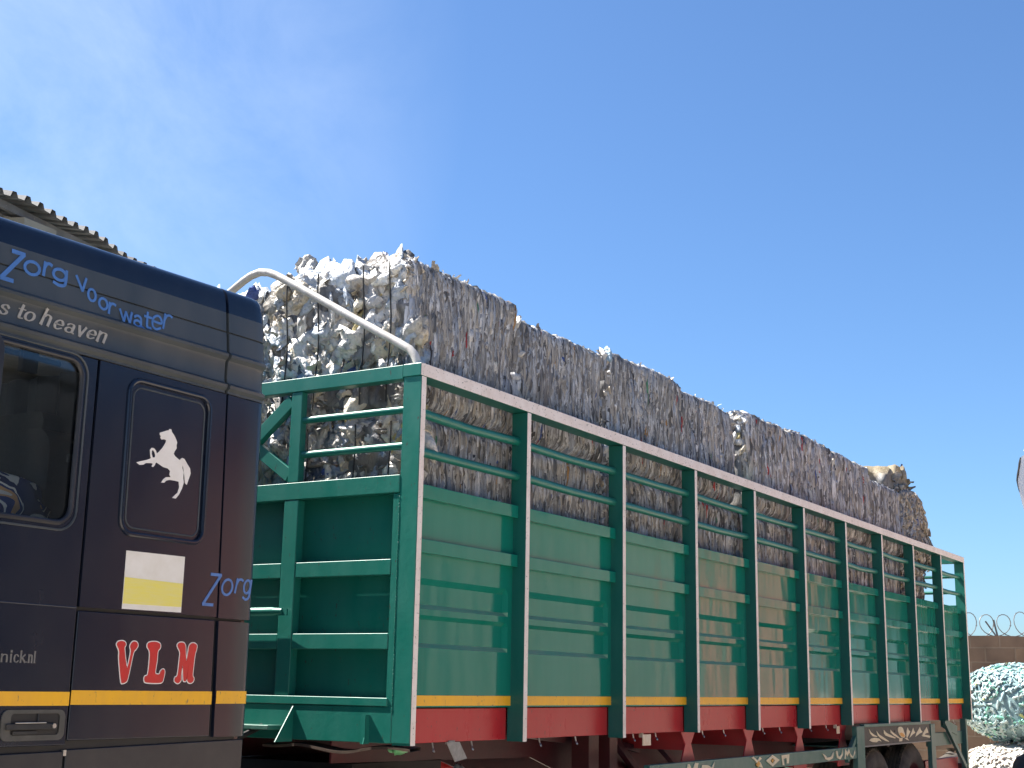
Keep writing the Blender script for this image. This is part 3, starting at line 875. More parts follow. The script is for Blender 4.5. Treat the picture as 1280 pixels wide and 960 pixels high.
# deck, chassis and running gear
a = MB(); a.box(0.03, LEN-0.03, 0.145, 2.355, 1.40, 1.455); a.build('deck', 'red_frame', TR)
for y in (0.75, 1.67):
    a = MB()
    prof = [(0.3, 1.39), (LEN-0.2, 1.39), (LEN-0.2, 1.05), (11.0, 0.92), (3.2, 0.92), (2.5, 1.12), (0.3, 1.16)]
    a.plate(prof, y, y+0.012)
    a.box(0.3, LEN-0.2, y-0.06, y+0.075, 1.375, 1.397)
    a.box(3.2, 11.0, y-0.06, y+0.075, 0.90, 0.919)
    a.build('chassis_beam', 'red_frame', TR)
for i in range(1, 24):
    x = 0.5*i+0.1
    a = MB(); a.box(x, x+0.05, 0.17, 2.33, 1.30, 1.374); a.build('cross_member', 'red_frame', TR)
def outrigger(x, far=False):
    a = MB()
    w0, w1, w2 = 0.13, 0.055, 0.17
    prof = [(x-w0, 1.288), (x+w0, 1.288), (x+w1, 1.20), (x+w1+0.005, 1.185), (x+w2, 0.99), (x+w2, 0.90), (x-w2, 0.90), (x-w2, 0.99), (x-w1-0.005, 1.185), (x-w1, 1.20)]
    a.plate(prof, 0.15, 0.162)
    a.box(x-0.03, x+0.03, 0.163, 0.69, 1.15, 1.29)
    a.box(x-0.03, x+0.03, 0.163, 0.69, 0.93, 0.97)
    return a
for i in range(3, 7):
    o_ = outrigger(PX[i]+0.16)
    o_.build('outrigger', 'red_gusset', TR, bevel=0.003)
    o_.mirror_y().build('outrigger', 'red_gusset', TR, bevel=0.003)
# landing legs
for far in (False, True):
    a = MB()
    a.box(2.78, 2.93, 0.44, 0.58, 0.42, 1.30); a.box(2.81, 2.90, 0.46, 0.56, 0.06, 0.41); a.box(2.70, 3.01, 0.38, 0.64, 0.0, 0.055)
    a.box(3.02, 3.14, 0.40, 0.55, 0.80, 1.30)
    a.bar((3.2, 0.5, 1.28), (4.1, 0.72, 0.96), 0.05, 0.06)
    (a.mirror_y() if far else a).build('landing_leg', 'red_frame', TR, bevel=0.004)
for (xa, za, xb, zb) in ((3.9, 1.30, 4.75, 0.93), (1.9, 1.31, 2.72, 1.24), (2.9, 1.26, 3.9, 1.14)):
    a = MB(); a.bar((xa, 0.55, za), (xb, 0.62, zb), 0.05, 0.05); a.build('stay', 'red_frame', TR)

# painted side guard
def motif(mbx, polys, y=-0.003, mi=0):
    for k, pl in enumerate(polys):
        mbx.plate(pl, y-0.0004*(k % 4), y+0.003, mi=mi)
def guard(far):
    gm = MB(); gm.box(2.85, 7.44, 0.004, 0.05, 0.975, 1.085)
    o = (gm.mirror_y() if far else gm).build('side_guard', 'green_dull', TR, bevel=0.004)
    if far: return
    for k_, pl_ in enumerate([
        [(3.44, 0.99), (3.47, 1.07), (3.50, 1.07), (3.55, 1.02), (3.60, 1.075), (3.66, 1.07), (3.62, 0.99), (3.585, 0.99), (3.59, 1.035), (3.55, 0.985), (3.51, 1.03), (3.49, 0.985)],
        [(3.70, 0.99), (3.73, 1.055), (3.83, 1.05), (3.90, 1.03), (3.96, 1.07), (3.92, 1.00), (3.84, 1.01), (3.76, 1.02)],
        [(4.70, 1.075), (4.78, 1.05), (4.86, 1.00), (4.95, 0.985), (4.90, 1.03), (4.80, 1.06), (4.74, 1.082)],
        [(4.80, 1.03), (4.88, 1.075), (4.93, 1.06), (4.86, 1.04)],
        [(5.38, 1.07), (5.40, 0.99), (5.44, 0.99), (5.43, 1.04), (5.50, 1.045), (5.50, 1.0), (5.55, 1.0), (5.57, 1.075)],
        [(6.42, 1.055), (6.50, 1.035), (6.56, 1.01), (6.66, 1.02), (6.74, 1.06), (6.71, 1.005), (6.60, 0.985), (6.50, 1.0)],
        [(6.80, 1.06), (6.83, 1.0), (6.92, 0.985), (6.99, 1.02), (7.00, 1.075), (6.96, 1.03), (6.90, 1.01), (6.86, 1.02), (6.84, 1.065)],
        [(7.04, 0.99), (7.08, 1.075), (7.13, 1.04), (7.18, 1.075), (7.22, 1.03), (7.30, 0.99), (7.36, 1.055), (7.37, 1.03), (7.30, 0.982), (7.22, 1.0), (7.19, 1.04), (7.13, 1.005), (7.09, 1.035), (7.07, 0.985)],
    ]):
        mt = MB(); mt.plate(pl_, -0.0034-0.0004*(k_ % 4), 0.003); mt.build('painted_motif', 'cream', o, smooth=False)
    mt = MB()
    mt.plate([(5.02, 1.04), (5.17, 1.082), (5.33, 1.035), (5.17, 0.988)], -0.004, 0.003, [[(5.12, 1.035), (5.17, 1.06), (5.22, 1.035), (5.17, 1.008)]])
    mt.plate([(5.145, 1.035), (5.17, 1.05), (5.195, 1.035), (5.17, 1.018)], -0.005, 0.003, mi=1)
    mt.build('painted_motif', ['cream', 'orange'], o, smooth=False)
    mt = MB()
    mt.plate([(4.79, 1.015), (4.85, 1.045), (4.89, 1.02), (4.84, 0.995)], -0.0062, 0.002, mi=1)
    mt.build('painted_motif', ['cream', 'orange'], o, smooth=False)
guard(False); guard(True)

LEAVES = [[(7.876, 1.246), (7.951, 1.209), (8.048, 1.185), (8.158, 1.166), (8.123, 1.162), (8.006, 1.172), (7.916, 1.2)],
          [(8.131, 1.22), (8.211, 1.185), (8.346, 1.157), (8.517, 1.118), (8.558, 1.104), (8.446, 1.115), (8.275, 1.144), (8.176, 1.175)],
          [(8.384, 1.226), (8.475, 1.194), (8.632, 1.169), (8.803, 1.139), (8.773, 1.134), (8.576, 1.152), (8.436, 1.17), (8.386, 1.191)],
          [(8.622, 1.224), (8.709, 1.195), (8.851, 1.162), (8.958, 1.132), (8.902, 1.133), (8.74, 1.164), (8.618, 1.197)],
          [(7.878, 1.133), (7.937, 1.151), (8.071, 1.155), (8.206, 1.145), (8.288, 1.114), (8.203, 1.126), (8.116, 1.11), (7.982, 1.116)],
          [(9.196, 1.149), (9.217, 1.201), (9.269, 1.237), (9.296, 1.21), (9.359, 1.194), (9.287, 1.158), (9.224, 1.126)],
          [(9.321, 1.128), (9.379, 1.167), (9.431, 1.198), (9.484, 1.231), (9.511, 1.201), (9.555, 1.176), (9.445, 1.16), (9.374, 1.141)],
          [(9.547, 1.132), (9.607, 1.173), (9.672, 1.199), (9.752, 1.233), (9.787, 1.202), (9.854, 1.179), (9.728, 1.165), (9.622, 1.146)],
          [(9.849, 1.152), (9.926, 1.189), (10.03, 1.229), (10.067, 1.197), (10.096, 1.169), (9.976, 1.161), (9.887, 1.135)],
          [(9.806, 1.146), (9.952, 1.147), (10.078, 1.14), (10.195, 1.127), (10.136, 1.11), (9.99, 1.124), (9.866, 1.13)],
          [(9.128, 1.13), (9.224, 1.13), (9.297, 1.1), (9.202, 1.113)]]
OVAL = [(8.891, 1.233), (8.931, 1.248), (9.007, 1.249), (9.072, 1.235), (9.112, 1.198), (9.158, 1.15), (9.109, 1.133), (9.016, 1.141), (8.934, 1.17), (8.894, 1.202)]
STEM = [(8.928, 1.132), (9.052, 1.134), (9.028, 1.099), (8.923, 1.099)]
YEL = [(8.936, 1.181), (9.005, 1.19), (9.079, 1.178), (9.131, 1.151), (9.073, 1.142), (8.991, 1.154)]
# mudguard frame, ornament board, wheels
def mudguard(far):
    f_ = (lambda q: q.mirror_y()) if far else (lambda q: q)
    a = MB()
    a.box(7.46, 7.70, 0.0, 0.05, 0.5, 1.275); a.box(10.18, 10.36, 0.0, 0.05, 0.5, 1.262); a.box(7.702, 10.178, 0.0, 0.05, 1.262, 1.292)
    a.bar((7.60, 0.03, 1.26), (7.20, 0.03, 0.96), 0.04, 0.05); 
    a.box(7.70, 10.18, 0.12, 0.75, 1.06, 1.075)
    fr = f_(a).build('mudguard_frame', 'green_dull', TR, bevel=0.004)
    b = MB(); b.plate([(7.703, 1.262), (10.177, 1.258), (10.177, 1.088), (7.703, 1.085)], 0.012, 0.035)
    bd = f_(b).build('ornament_board', 'dark_board', TR)
    e = MB(); e.box(7.703, 10.177, 0.008, 0.04, 1.072, 1.084); f_(e).build('board_edge', 'scrap_grey', bd)
    if far: return
    L = MB()
    for k, pl in enumerate(LEAVES): L.plate(pl, 0.0085-0.0004*(k % 3), 0.0125)
    L.plate(OVAL, 0.0068, 0.0125); L.plate(STEM, 0.0072, 0.0125)
    L.plate(YEL, 0.0052, 0.0095, mi=1)
    L.plate([(8.765+0.022*math.cos(t), 1.208+0.008*math.sin(t)) for t in [2*math.pi*k/10 for k in range(10)]], 0.004, 0.009, mi=2)
    L.build('painted_leaves', ['cream', 'orange', 'black'], bd, smooth=False)
mudguard(False); mudguard(True)

def wheel(x, z, r, y0, parent):
    T = MB()
    w = 0.30
    prof = [(r*0.62, 0.03), (r*0.72, 0.0), (r*0.86, 0.004), (r*0.955, 0.03), (r*0.985, 0.055)]
    T.lathe_y((x, y0, z), prof, 72)
    # tread with ribs and sipes
    seg = 72
    ribs = [0.055, 0.095, 0.105, 0.145, 0.155, 0.195, 0.205, 0.245]
    rp_ = []
    for k, y in enumerate(ribs):
        rp_.append((r*(1.0), y))
    grooves = []
    for a_, b_ in ((0.055, 0.100), (0.108, 0.145), (0.153, 0.19), (0.198, 0.245)):
        grooves += [(r*0.985, a_), (r, a_+0.004), (r, b_-0.004), (r*0.975, b_)]
    T.lathe_y((x, y0, z), grooves, seg)
    T.lathe_y((x, y0, z), [(r*0.985, 0.245), (r*0.955, 0.27), (r*0.86, 0.296), (r*0.72, 0.30), (r*0.62, 0.27)], seg)
    for k in range(54):
        t = 2*math.pi*k/54
        for yy in (0.06, 0.205):
            c = Vector((x+r*math.cos(t), y0+yy+0.015, z+r*math.sin(t)))
            d = Vector((math.cos(t), 0, math.sin(t)))
            T.bar(c-d*0.008, c+d*0.012, 0.028, 0.034, (0, 1, 0.01))
    o = T.build('wheel', 'tyre', parent)
    Rm = MB()
    Rm.lathe_y((x, y0, z), [(0.0, 0.10), (0.09, 0.10), (0.10, 0.085), (0.13, 0.085), (0.15, 0.12), (r*0.50, 0.11), (r*0.58, 0.04), (r*0.625, 0.025), (r*0.63, 0.05)], 40)
    for k in range(10):
        t = 2*math.pi*k/10
        c = (x+0.115*math.cos(t), y0+0.085, z+0.115*math.sin(t)); Rm.tube([c, (c[0], c[1]-0.025, c[2])], 0.012, 6)
    Rm.build('rim', 'red_frame', o)
for x, r in ((8.50, 0.515), (9.86, 0.525)):
    for y0 in (0.10, 0.42, 1.78, 2.10):
        wheel(x, r-0.005, r, y0, TR)
    a = MB(); a.tube([(x, 0.35, 0.51), (x, 2.15, 0.51)], 0.07, 12); a.build('axle', 'black', TR)
    a = MB(); a.box(x-0.45, x+0.45, 0.80, 0.88, 0.60, 0.68); a.box(x-0.45, x+0.45, 1.62, 1.70, 0.60, 0.68); a.build('leaf_spring', 'black', TR)

# rear underframe
for far in (False, True):
    f_ = (lambda q: q.mirror_y()) if far else (lambda q: q)
    a = MB(); a.bar((11.0, 0.06, 1.285), (11.95, 0.06, 0.72), 0.035, 0.055); f_(a).build('rear_stay', 'green_dull', TR)
    a = MB(); a.bar((11.05, 0.10, 1.27), (11.75, 0.10, 1.16), 0.02, 0.11); f_(a).build('rear_stay', 'green_dull', TR)
    a = MB(); a.box(10.5, 12.1, 0.10, 0.15, 1.00, 1.15); f_(a).build('rear_beam', 'green_dull', TR, bevel=0.003)
    a = MB(); a.box(10.4, 11.9, 0.14, 0.22, 0.66, 0.84); f_(a).build('side_rail', 'red_gusset', TR, bevel=0.003)
    a = MB(); a.box(12.02, 12.09, 0.05, 0.12, 0.55, 1.30); f_(a).build('rear_post', 'green_dull', TR)
a = MB(); a.box(12.0, 12.1, 0.125, 2.37, 0.62, 0.76); a.build('bumper_bar', 'red_frame', TR)
# small reflector plates under the sill
for x, w, h in ((2.93, 0.13, 0.075), (7.14, 0.09, 0.07)):
    a = MB(); a.box(x, x+w, 0.095, 0.10, 1.21, 1.21+h); a.box(x+0.01, x+0.02, 0.10, 0.13, 1.21+h-0.02, 1.296); a.build('reflector', 'plate', TR)
a = MB(); a.plate([(0.49, 1.292), (0.62, 1.292), (0.70, 1.20), (0.58, 1.185)], 0.10, 0.104); a.box(0.52, 0.58, 0.104, 0.13, 1.28, 1.30); a.build('tag_plate', 'scrap_grey', TR)

# ------------------------------------------------------------------ tractor unit
CABX0, CABX1 = -3.35, -1.27
TK = thing('tractor_truck', (-2.3, 1.25, 0), 'dark navy lorry cab with yellow stripe, white horse and blue lettering', 'truck')

# upper cab: profile (inset y, z) swept along x, rounded at both ends
prof = [(0.0, 2.862), (0.0, 2.872), (-0.014, 2.884), (-0.016, 2.898), (0.004, 2.912), (0.008, 2.93), (0.008, 3.000), (0.004, 3.012), (-0.012, 3.026), (-0.013, 3.038),
        (0.003, 3.052), (0.007, 3.09), (0.012, 3.1375), (0.021, 3.1395), (0.0215, 3.1435), (0.0135, 3.146), (0.019, 3.20), (0.0225, 3.235), (0.027, 3.272), (0.033, 3.303), (0.042, 3.328), (0.056, 3.346), (0.077, 3.358), (0.11, 3.366), (0.20, 3.372), (0.55, 3.380), (1.25, 3.388)]
def roof_dz(x): return 0.030*(x+1.75)
stations = [(-3.48, 0.30), (-3.44, 0.16), (-3.36, 0.07), (-3.25, 0.02), (-3.1, 0.0), (-2.6, 0), (-2.2, 0), (-1.8, 0), (-1.5135, 0.0), (-1.5105, 0.016), (-1.4985, 0.016), (-1.4955, 0.0), (-1.32, 0.0),
            (-1.275, 0.003), (-1.25, 0.012), (-1.238, 0.026), (-1.232, 0.045)]
def sweep(sts, cap=True):
    mb_ = MB()
    full = [(y, z) for y, z in prof] + [(2.5-y, z) for y, z in reversed(prof[:-1])]
    n_ = len(full)
    for x, ins in sts:
        for y, z in full:
            k = max(0, (z-2.86)/(3.42-2.86))
            yy = y + (ins if y < 1.25 else -ins)*(1 if abs(y-1.25) > 0.9 else 0)
            zz = z + roof_dz(x)*k - (ins*0.5*k if z > 3.32 else 0)
            mb_.v.append((x, yy, zz))
    for i in range(len(sts)-1):
        for k in range(n_-1):
            a_ = i*n_+k
            mb_.f.append((a_, a_+1, a_+n_+1, a_+n_)); mb_.m.append(0)
    if cap:
        mb_.f.append(tuple(range(n_))); mb_.m.append(0)
        b_ = (len(sts)-1)*n_
        mb_.f.append(tuple(b_+k for k in reversed(range(n_)))); mb_.m.append(0)
    return mb_
rf_ = sweep(stations)
for k, f in enumerate(rf_.f):
    if len(f) == 4 and sum(rf_.v[q][2]-roof_dz(rf_.v[q][0]) for q in f)/4 > 3.235: rf_.m[k] = 1  # darker top band paints in the reflected zenith; dusty grey stays below
rf_.build('cab_roof', ['navy_dusty', 'navy'], TK, angle=30)

def rrect(x0, z0, x1, z1, r, n=6, skew=0.0):
    out = []
    for cx, cz, a0 in ((x1-r, z1-r, 0), (x0+r, z1-r, 90), (x0+r, z0+r, 180), (x1-r, z0+r, 270)):
        for k in range(n+1):
            t = R_(a0+90*k/n)
            z = cz+r*math.sin(t)
            out.append((cx+r*math.cos(t)+skew*(z-z0), z))
    return out

Y0, Y1 = 0.0, 0.014
def both(mbx, name, mats, parent=TK, **k):
    o = mbx.build(name, mats, parent, **k)
    return o, mbx.mirror_y().build(name, mats, parent, **k)
sx = lambda z: -1.456-0.026*(z-1.37)       # slightly raked seam behind the sleeper panel
# inner shell (seals the gaps between the outer panels)
win = rrect(-3.16, 2.185, -2.318, 2.835, 0.07)
sh = MB(); sh.plate([(-3.33, 1.0), (-1.30, 1.0), (-1.30, 2.862), (-3.20, 2.862)], 0.018, 0.03, [rrect(-3.17, 2.175, -2.308, 2.845, 0.07)])
both(sh, 'cab_shell', 'black')
bk = MB(); bk.box(-1.28, -1.242, 0.05, 2.45, 1.0, 2.87); bk.build('cab_rear_wall', 'navy', TK)
fw = MB(); fw.plate([(0.05, 1.0), (2.45, 1.0), (2.45, 2.86), (0.05, 2.86)], -3.36, -3.33, [[(0.15, 2.0), (2.35, 2.0), (2.30, 2.80), (0.2, 2.80)]], axis='x'); fw.build('cab_front', 'navy', TK)
ws = MB(); ws.box(-3.35, -3.34, 0.15, 2.35, 2.0, 2.80); ws.build('windscreen', 'glass', TK)
gr = MB()
for k in range(6): gr.box(-3.40, -3.361, 0.45, 2.05, 1.15+0.12*k, 1.22+0.12*k)
gr.build('grille', 'black', TK, bevel=0.005)
fl_ = MB(); fl_.box(-3.33, -1.30, 0.03, 2.47, 0.98, 1.02); fl_.build('cab_floor', 'black', TK)
bmpr = MB(); bmpr.box(-3.55, -3.25, 0.02, 2.48, 0.35, 0.95); bmpr.build('bumper', 'skirt_black', TK, bevel=0.03)

# door
dm = MB(); dm.plate([(-3.30, 1.352), (-2.247, 1.352), (-2.247, 1.895), (-2.245, 2.858), (-3.20, 2.858)], Y0, Y1, [win])
door, door_far = both(dm, 'door', 'navy', bevel=0.004)
# raised crease along the waist of the door and rear panel
gs = MB(); gs.tube([(x, 0.002, z) for x, z in win], 0.011, 10, closed=True); both(gs, 'window_seal', 'skirt_black', door)
lp_ = MB(); lp_.tube([(x, -0.001, z) for x, z in rrect(-3.185, 2.158, -2.292, 2.86-0.002, 0.085)], 0.005, 8, closed=True); lp_.build('window_lip', 'navy_dusty', door)
wp = MB(); wp.plate(rrect(-3.165, 2.18, -2.313, 2.84, 0.07), 0.009, 0.012); both(wp, 'window', 'glass', door)
ws_ = MB(); ws_.tube([(-3.30, 0.0015, 1.872), (-2.249, 0.0015, 1.868)], 0.0045, 8); ws_.build('waist_crease', 'navy', door)
# rear quarter
q1 = MB(); q1.plate([(-2.235, 1.872), (sx(1.872)-0.006, 1.872), (sx(2.858)-0.006, 2.858), (-2.233, 2.858)], Y0, Y1, [rrect(-2.062, 2.178, -1.592, 2.818, 0.06, skew=-0.012)])
both(q1, 'quarter_panel', 'navy')
q2 = MB(); q2.plate([(-2.237, 1.368), (sx(1.368)-0.012, 1.368), (sx(1.858)-0.008, 1.858), (-2.235, 1.858)], Y0+0.003, Y1)
low, _ = both(q2, 'lower_panel', 'navy', bevel=0.006)
# blanked sleeper window: raised gasket and inner plate
ring = rrect(-2.062, 2.178, -1.592, 2.818, 0.06, skew=-0.012)
bp1 = MB(); bp1.tube([(x, 0.0, z) for x, z in ring], 0.011, 10, closed=True)
pl_in = MB(); pl_in.plate(rrect(-2.055, 2.185, -1.60, 2.811, 0.055, skew=-0.012), 0.006, 0.012)
spanel = pl_in.build('blank_window', 'navy', TK, bevel=0.003)
bp1.build('gasket', 'navy', spanel)
ir = MB(); ir.tube([(x, 0.006, z) for x, z in rrect(-2.032, 2.205, -1.618, 2.790, 0.045, skew=-0.012)], 0.004, 8, closed=True); ir.build('pressed_edge', 'navy_dusty', spanel)
pl_in.mirror_y().build('blank_window', 'navy', TK)
# rear corner strip with a rounded edge, upper and lower piece
def corner_strip(z0, z1, x_off):
    cm = MB()
    plan = [(0.0, 0.0, 1), (0.06, 0.0, 1), (0.142, 0.001, 0), (0.162, 0.006, 0), (0.173, 0.015, 0), (0.179, 0.028, 0), (0.180, 0.07, 0), (0.16, 0.07, 0), (0.0, 0.02, 1)]
    n_ = len(plan)
    for z in (z0, z1):
        for dx, y, _ in plan:
            cm.v.append((sx(z)+x_off+dx+(0 if dx < 0.01 else (-1.232-0.182-sx(z)-x_off)*min(1, dx/0.18)), y, z))
    for k in range(n_):
        cm.f.append((k, (k+1) % n_, n_+(k+1) % n_, n_+k)); cm.m.append(0)
    cm.f.append(tuple(range(n_))); cm.m.append(0); cm.f.append(tuple(n_+k for k in reversed(range(n_)))); cm.m.append(0)
    return cm
both(corner_strip(1.868, 2.858, 0.006), 'corner_panel', 'navy', angle=30)
both(corner_strip(1.365, 1.856, 0.010), 'corner_panel', 'navy', angle=30)
# skirt under the cab
sk = MB(); sk.plate([(-2.235, 0.80), (-1.262, 0.80), (-1.252, 1.352), (-2.235, 1.335)], 0.006, 0.03); both(sk, 'side_skirt', 'skirt_black', bevel=0.006)
sk = MB(); sk.plate([(-3.2, 0.80), (-2.247, 0.80), (-2.247, 1.330), (-3.2, 1.318)], 0.004, 0.03); both(sk, 'step_skirt', 'skirt_black', bevel=0.006)
cl_ = MB(); cl_.box(-2.252, -2.238, 0.0, 0.012, 1.312, 1.334); cl_.build('skirt_clip', 'steel', TK)
# yellow stripes, broken at the panel gaps
def stripe_piece(x0, x1, z0, z1, y, parent, skew0=0, skew1=0):
    m_ = MB(); m_.plate([(x0+skew0, z0), (x1+skew1, z0), (x1, z1), (x0, z1)], y-0.0016, y+0.001); return m_.build('stripe', 'yellow', parent)
stripe_piece(-3.29, -2.2475, 1.498, 1.5495, 0.0, door)
stripe_piece(-2.2365, -1.471, 1.501, 1.5555, 0.003, low)
cs = MB()
pl_ = [(-1.4495, 0.0), (-1.274, 0.001), (-1.254, 0.006), (-1.243, 0.015), (-1.237, 0.028), (-1.236, 0.07)]
for z in (1.504, 1.558):
    for x, y in pl_: cs.v.append((x+0.002, y-0.0022, z))
for k in range(len(pl_)-1): cs.f.append((k, k+1, len(pl_)+k+1, len(pl_)+k)); cs.m.append(0)
cs.build('stripe', 'yellow', TK)
# door handle
hd = MB(); hd.plate(rrect(-2.552, 1.372, -2.262, 1.484, 0.028), -0.006, 0.001, [rrect(-2.512, 1.392, -2.288, 1.470, 0.014)])
hnd = hd.build('door_handle', 'handle_grey', door, bevel=0.004)
hd2 = MB(); hd2.box(-2.513, -2.287, -0.002, -0.0008, 1.391, 1.471); hd2.build('recess', 'black', hnd)
hd3 = MB(); hd3.box(-2.535, -2.305, -0.016, -0.004, 1.412, 1.434); hd3.box(-2.50, -2.39, -0.010, -0.003, 1.394, 1.408); hd3.box(-2.392, -2.386, -0.008, -0.002, 1.434, 1.470); hd3.build('grip', 'rubber', hnd, bevel=0.005)
hd4 = MB(); hd4.tube([(-2.324, -0.022, 1.425), (-2.324, -0.004, 1.425)], 0.009, 14); hd4.tube([(-2.50, -0.017, 1.437), (-2.36, -0.017, 1.437)], 0.0022, 6); hd4.build('lock', 'steel', hnd)
# sticker
sm_ = MB(); sm_.plate([(-2.0185, 2.111), (-1.689, 2.114), (-1.690, 1.879), (-2.019, 1.877)], -0.0012, 0.001)
stk = sm_.build('sticker', 'sticker_white', TK)
sm_ = MB(); sm_.plate([(-2.016, 2.004), (-1.691, 2.000), (-1.692, 1.902), (-2.0175, 1.898)], -0.0022, 0.0); sm_.build('yellow_field', 'sticker_yellow', stk)
# --- lettering -------------------------------------------------------------
def catmull(pts, closed=False, n=7):
    P_ = [Vector(p) for p in pts]
    if len(P_) < 3: return P_
    out = []; m = len(P_)
    rngi = range(m) if closed else range(m-1)
    for i in rngi:
        p0 = P_[(i-1) % m] if (closed or i > 0) else P_[0]*2-P_[1]
        p1, p2 = P_[i], P_[(i+1) % m]
        p3 = P_[(i+2) % m] if (closed or i+2 < m) else P_[-1]*2-P_[-2]
        for k in range(n):
            t = k/n
            out.append(0.5*((2*p1)+(p2-p0)*t+(2*p0-5*p1+4*p2-p3)*t*t+(3*p1-p0-3*p2+p3)*t**3))
    if not closed: out.append(P_[-1])
    return out
def circ(cx, cy, rx, ry, a0=0, a1=360, n=16):
    return [(cx+rx*math.cos(R_(a0+(a1-a0)*k/n)), cy+ry*math.sin(R_(a0+(a1-a0)*k/n))) for k in range(n+(0 if abs(a1-a0) == 360 else 1))]
# glyph: list of (points, smooth, closed) in a unit box (u right, v up)
GL = {
 'Z': [([(0.02, 1), (1.0, 1)], 0, 0), ([(0.98, 0.98), (0.02, 0.02)], 0, 0), ([(0.0, 0.0), (0.95, 0.0)], 0, 0)],
 'o': [(circ(.5, .5, .5, .5), 0, 1)],
 'r': [([(0.12, 0), (0.12, 1)], 0, 0), ([(0.12, .6), (0.35, .92), (0.7, 1.0), (1, .93)], 1, 0)],
 'g': [(circ(.46, .66, .46, .34), 0, 1), ([(.93, 1), (.93, .3), (.8, .06), (.45, 0.0), (.08, .1)], 1, 0)],
 'v': [([(0, 1), (.5, 0)], 0, 0), ([(.5, 0), (1, 1)], 0, 0)],
 'w': [([(0, 1), (.25, 0)], 0, 0), ([(.25, 0), (.5, .9)], 0, 0), ([(.5, .9), (.75, 0)], 0, 0), ([(.75, 0), (1, 1)], 0, 0)],
 'a': [([(.08, .82), (.3, .98), (.6, .98), (.82, .8), (.82, .3), (.85, .08), (1, 0.02)], 1, 0), (circ(.42, .28, .4, .28), 0, 1)],
 't': [([(.45, 1), (.45, .2), (.6, .03), (.95, .04)], 1, 0), ([(.05, .72), (.95, .72)], 0, 0)],
 'e': [([(.05, .52), (.95, .52), (.85, .86), (.5, 1.0), (.12, .8), (.02, .45), (.15, .12), (.5, 0), (.92, .16)], 1, 0)],
 's': [([(.92, .8), (.6, 1), (.2, .92), (.12, .7), (.5, .52), (.88, .32), (.8, .08), (.4, 0), (.05, .18)], 1, 0)],
 'h': [([(.1, 0), (.1, 1)], 0, 0), ([(.1, .45), (.4, .68), (.78, .6), (.85, .4), (.85, 0)], 1, 0)],
 'n': [([(.1, 0), (.1, 1)], 0, 0), ([(.1, .7), (.4, .98), (.78, .92), (.85, .65), (.85, 0)], 1, 0)],
 'i': [([(.5, 0), (.5, .68)], 0, 0), ([(.5, .88), (.5, 1)], 0, 0)],
 'c': [([(.92, .82), (.6, 1), (.2, .9), (.05, .5), (.2, .1), (.6, 0), (.95, .18)], 1, 0)],
 'k': [([(.1, 0), (.1, 1)], 0, 0), ([(.15, .32), (.85, .66)], 0, 0), ([(.35, .42), (.95, 0)], 0, 0)],
 'l': [([(.5, 0), (.5, 1)], 0, 0)],
 '.': [([(.2, .2), (.8, .2)], 0, 0)],
}
def letter(mbx, ch, x0, zt, x1, zb, pen, y, skew=0.0, thin=1.0, serif=0.0, rot=0.0):
    """draws a glyph as ribbons in the box (x0..x1, zb..zt); thin<1 makes horizontal parts finer than vertical ones"""
    w, h = x1-x0, zt-zb
    cx_, cz_ = (x0+x1)/2, (zt+zb)/2
    lay = 0
    for pts_, smooth_, closed in GL[ch]:
        P_ = [Vector((p[0]*w + skew*(p[1]-0.5)*h, p[1]*h)) for p in pts_]
        if smooth_: P_ = catmull(P_, bool(closed))
        n_ = len(P_)
        L_, R__ = [], []
        for i in range(n_):
            a = P_[i-1] if (closed or i > 0) else P_[i]
            b = P_[(i+1) % n_] if (closed or i < n_-1) else P_[i]
            d = (b-a).normalized(); nn = Vector((-d.y, d.x))
            wd_ = pen*(thin + (1-thin)*abs(d.y)**1.5)/2
            L_.append(P_[i]+nn*wd_); R__.append(P_[i]-nn*wd_)
        if not closed:
            d0 = (P_[1]-P_[0]).normalized()*pen*0.35; d1 = (P_[-1]-P_[-2]).normalized()*pen*0.35
            L_[0] -= d0; R__[0] -= d0; L_[-1] += d1; R__[-1] += d1
        yy = y-0.0012-0.00035*lay; lay += 1
        base = len(mbx.v)
        for yv in (yy, y+0.002):
            for a in L_: mbx.v.append((x0+a.x, yv, zb+a.y))
            for a in R__: mbx.v.append((x0+a.x, yv, zb+a.y))
        m_ = n_ if closed else n_-1
        for i in range(m_):
            j = (i+1) % n_
            mbx.f += [(base+i, base+j, base+n_+j, base+n_+i), (base+i, base+2*n_+i, base+2*n_+j, base+j), (base+n_+i, base+n_+j, base+3*n_+j, base+3*n_+i)]
            mbx.m += [0, 0, 0]
        if serif and not closed and not smooth_ and abs((P_[-1]-P_[0]).normalized().y) > 0.8:
            for e_ in (P_[0], P_[-1]):
                yy2 = y-0.0012-0.00035*lay; lay += 1
                mbx.box(x0+e_.x-serif, x0+e_.x+serif*(1.1), yy2, y+0.002, zb+e_.y-pen*0.16, zb+e_.y+pen*0.16)

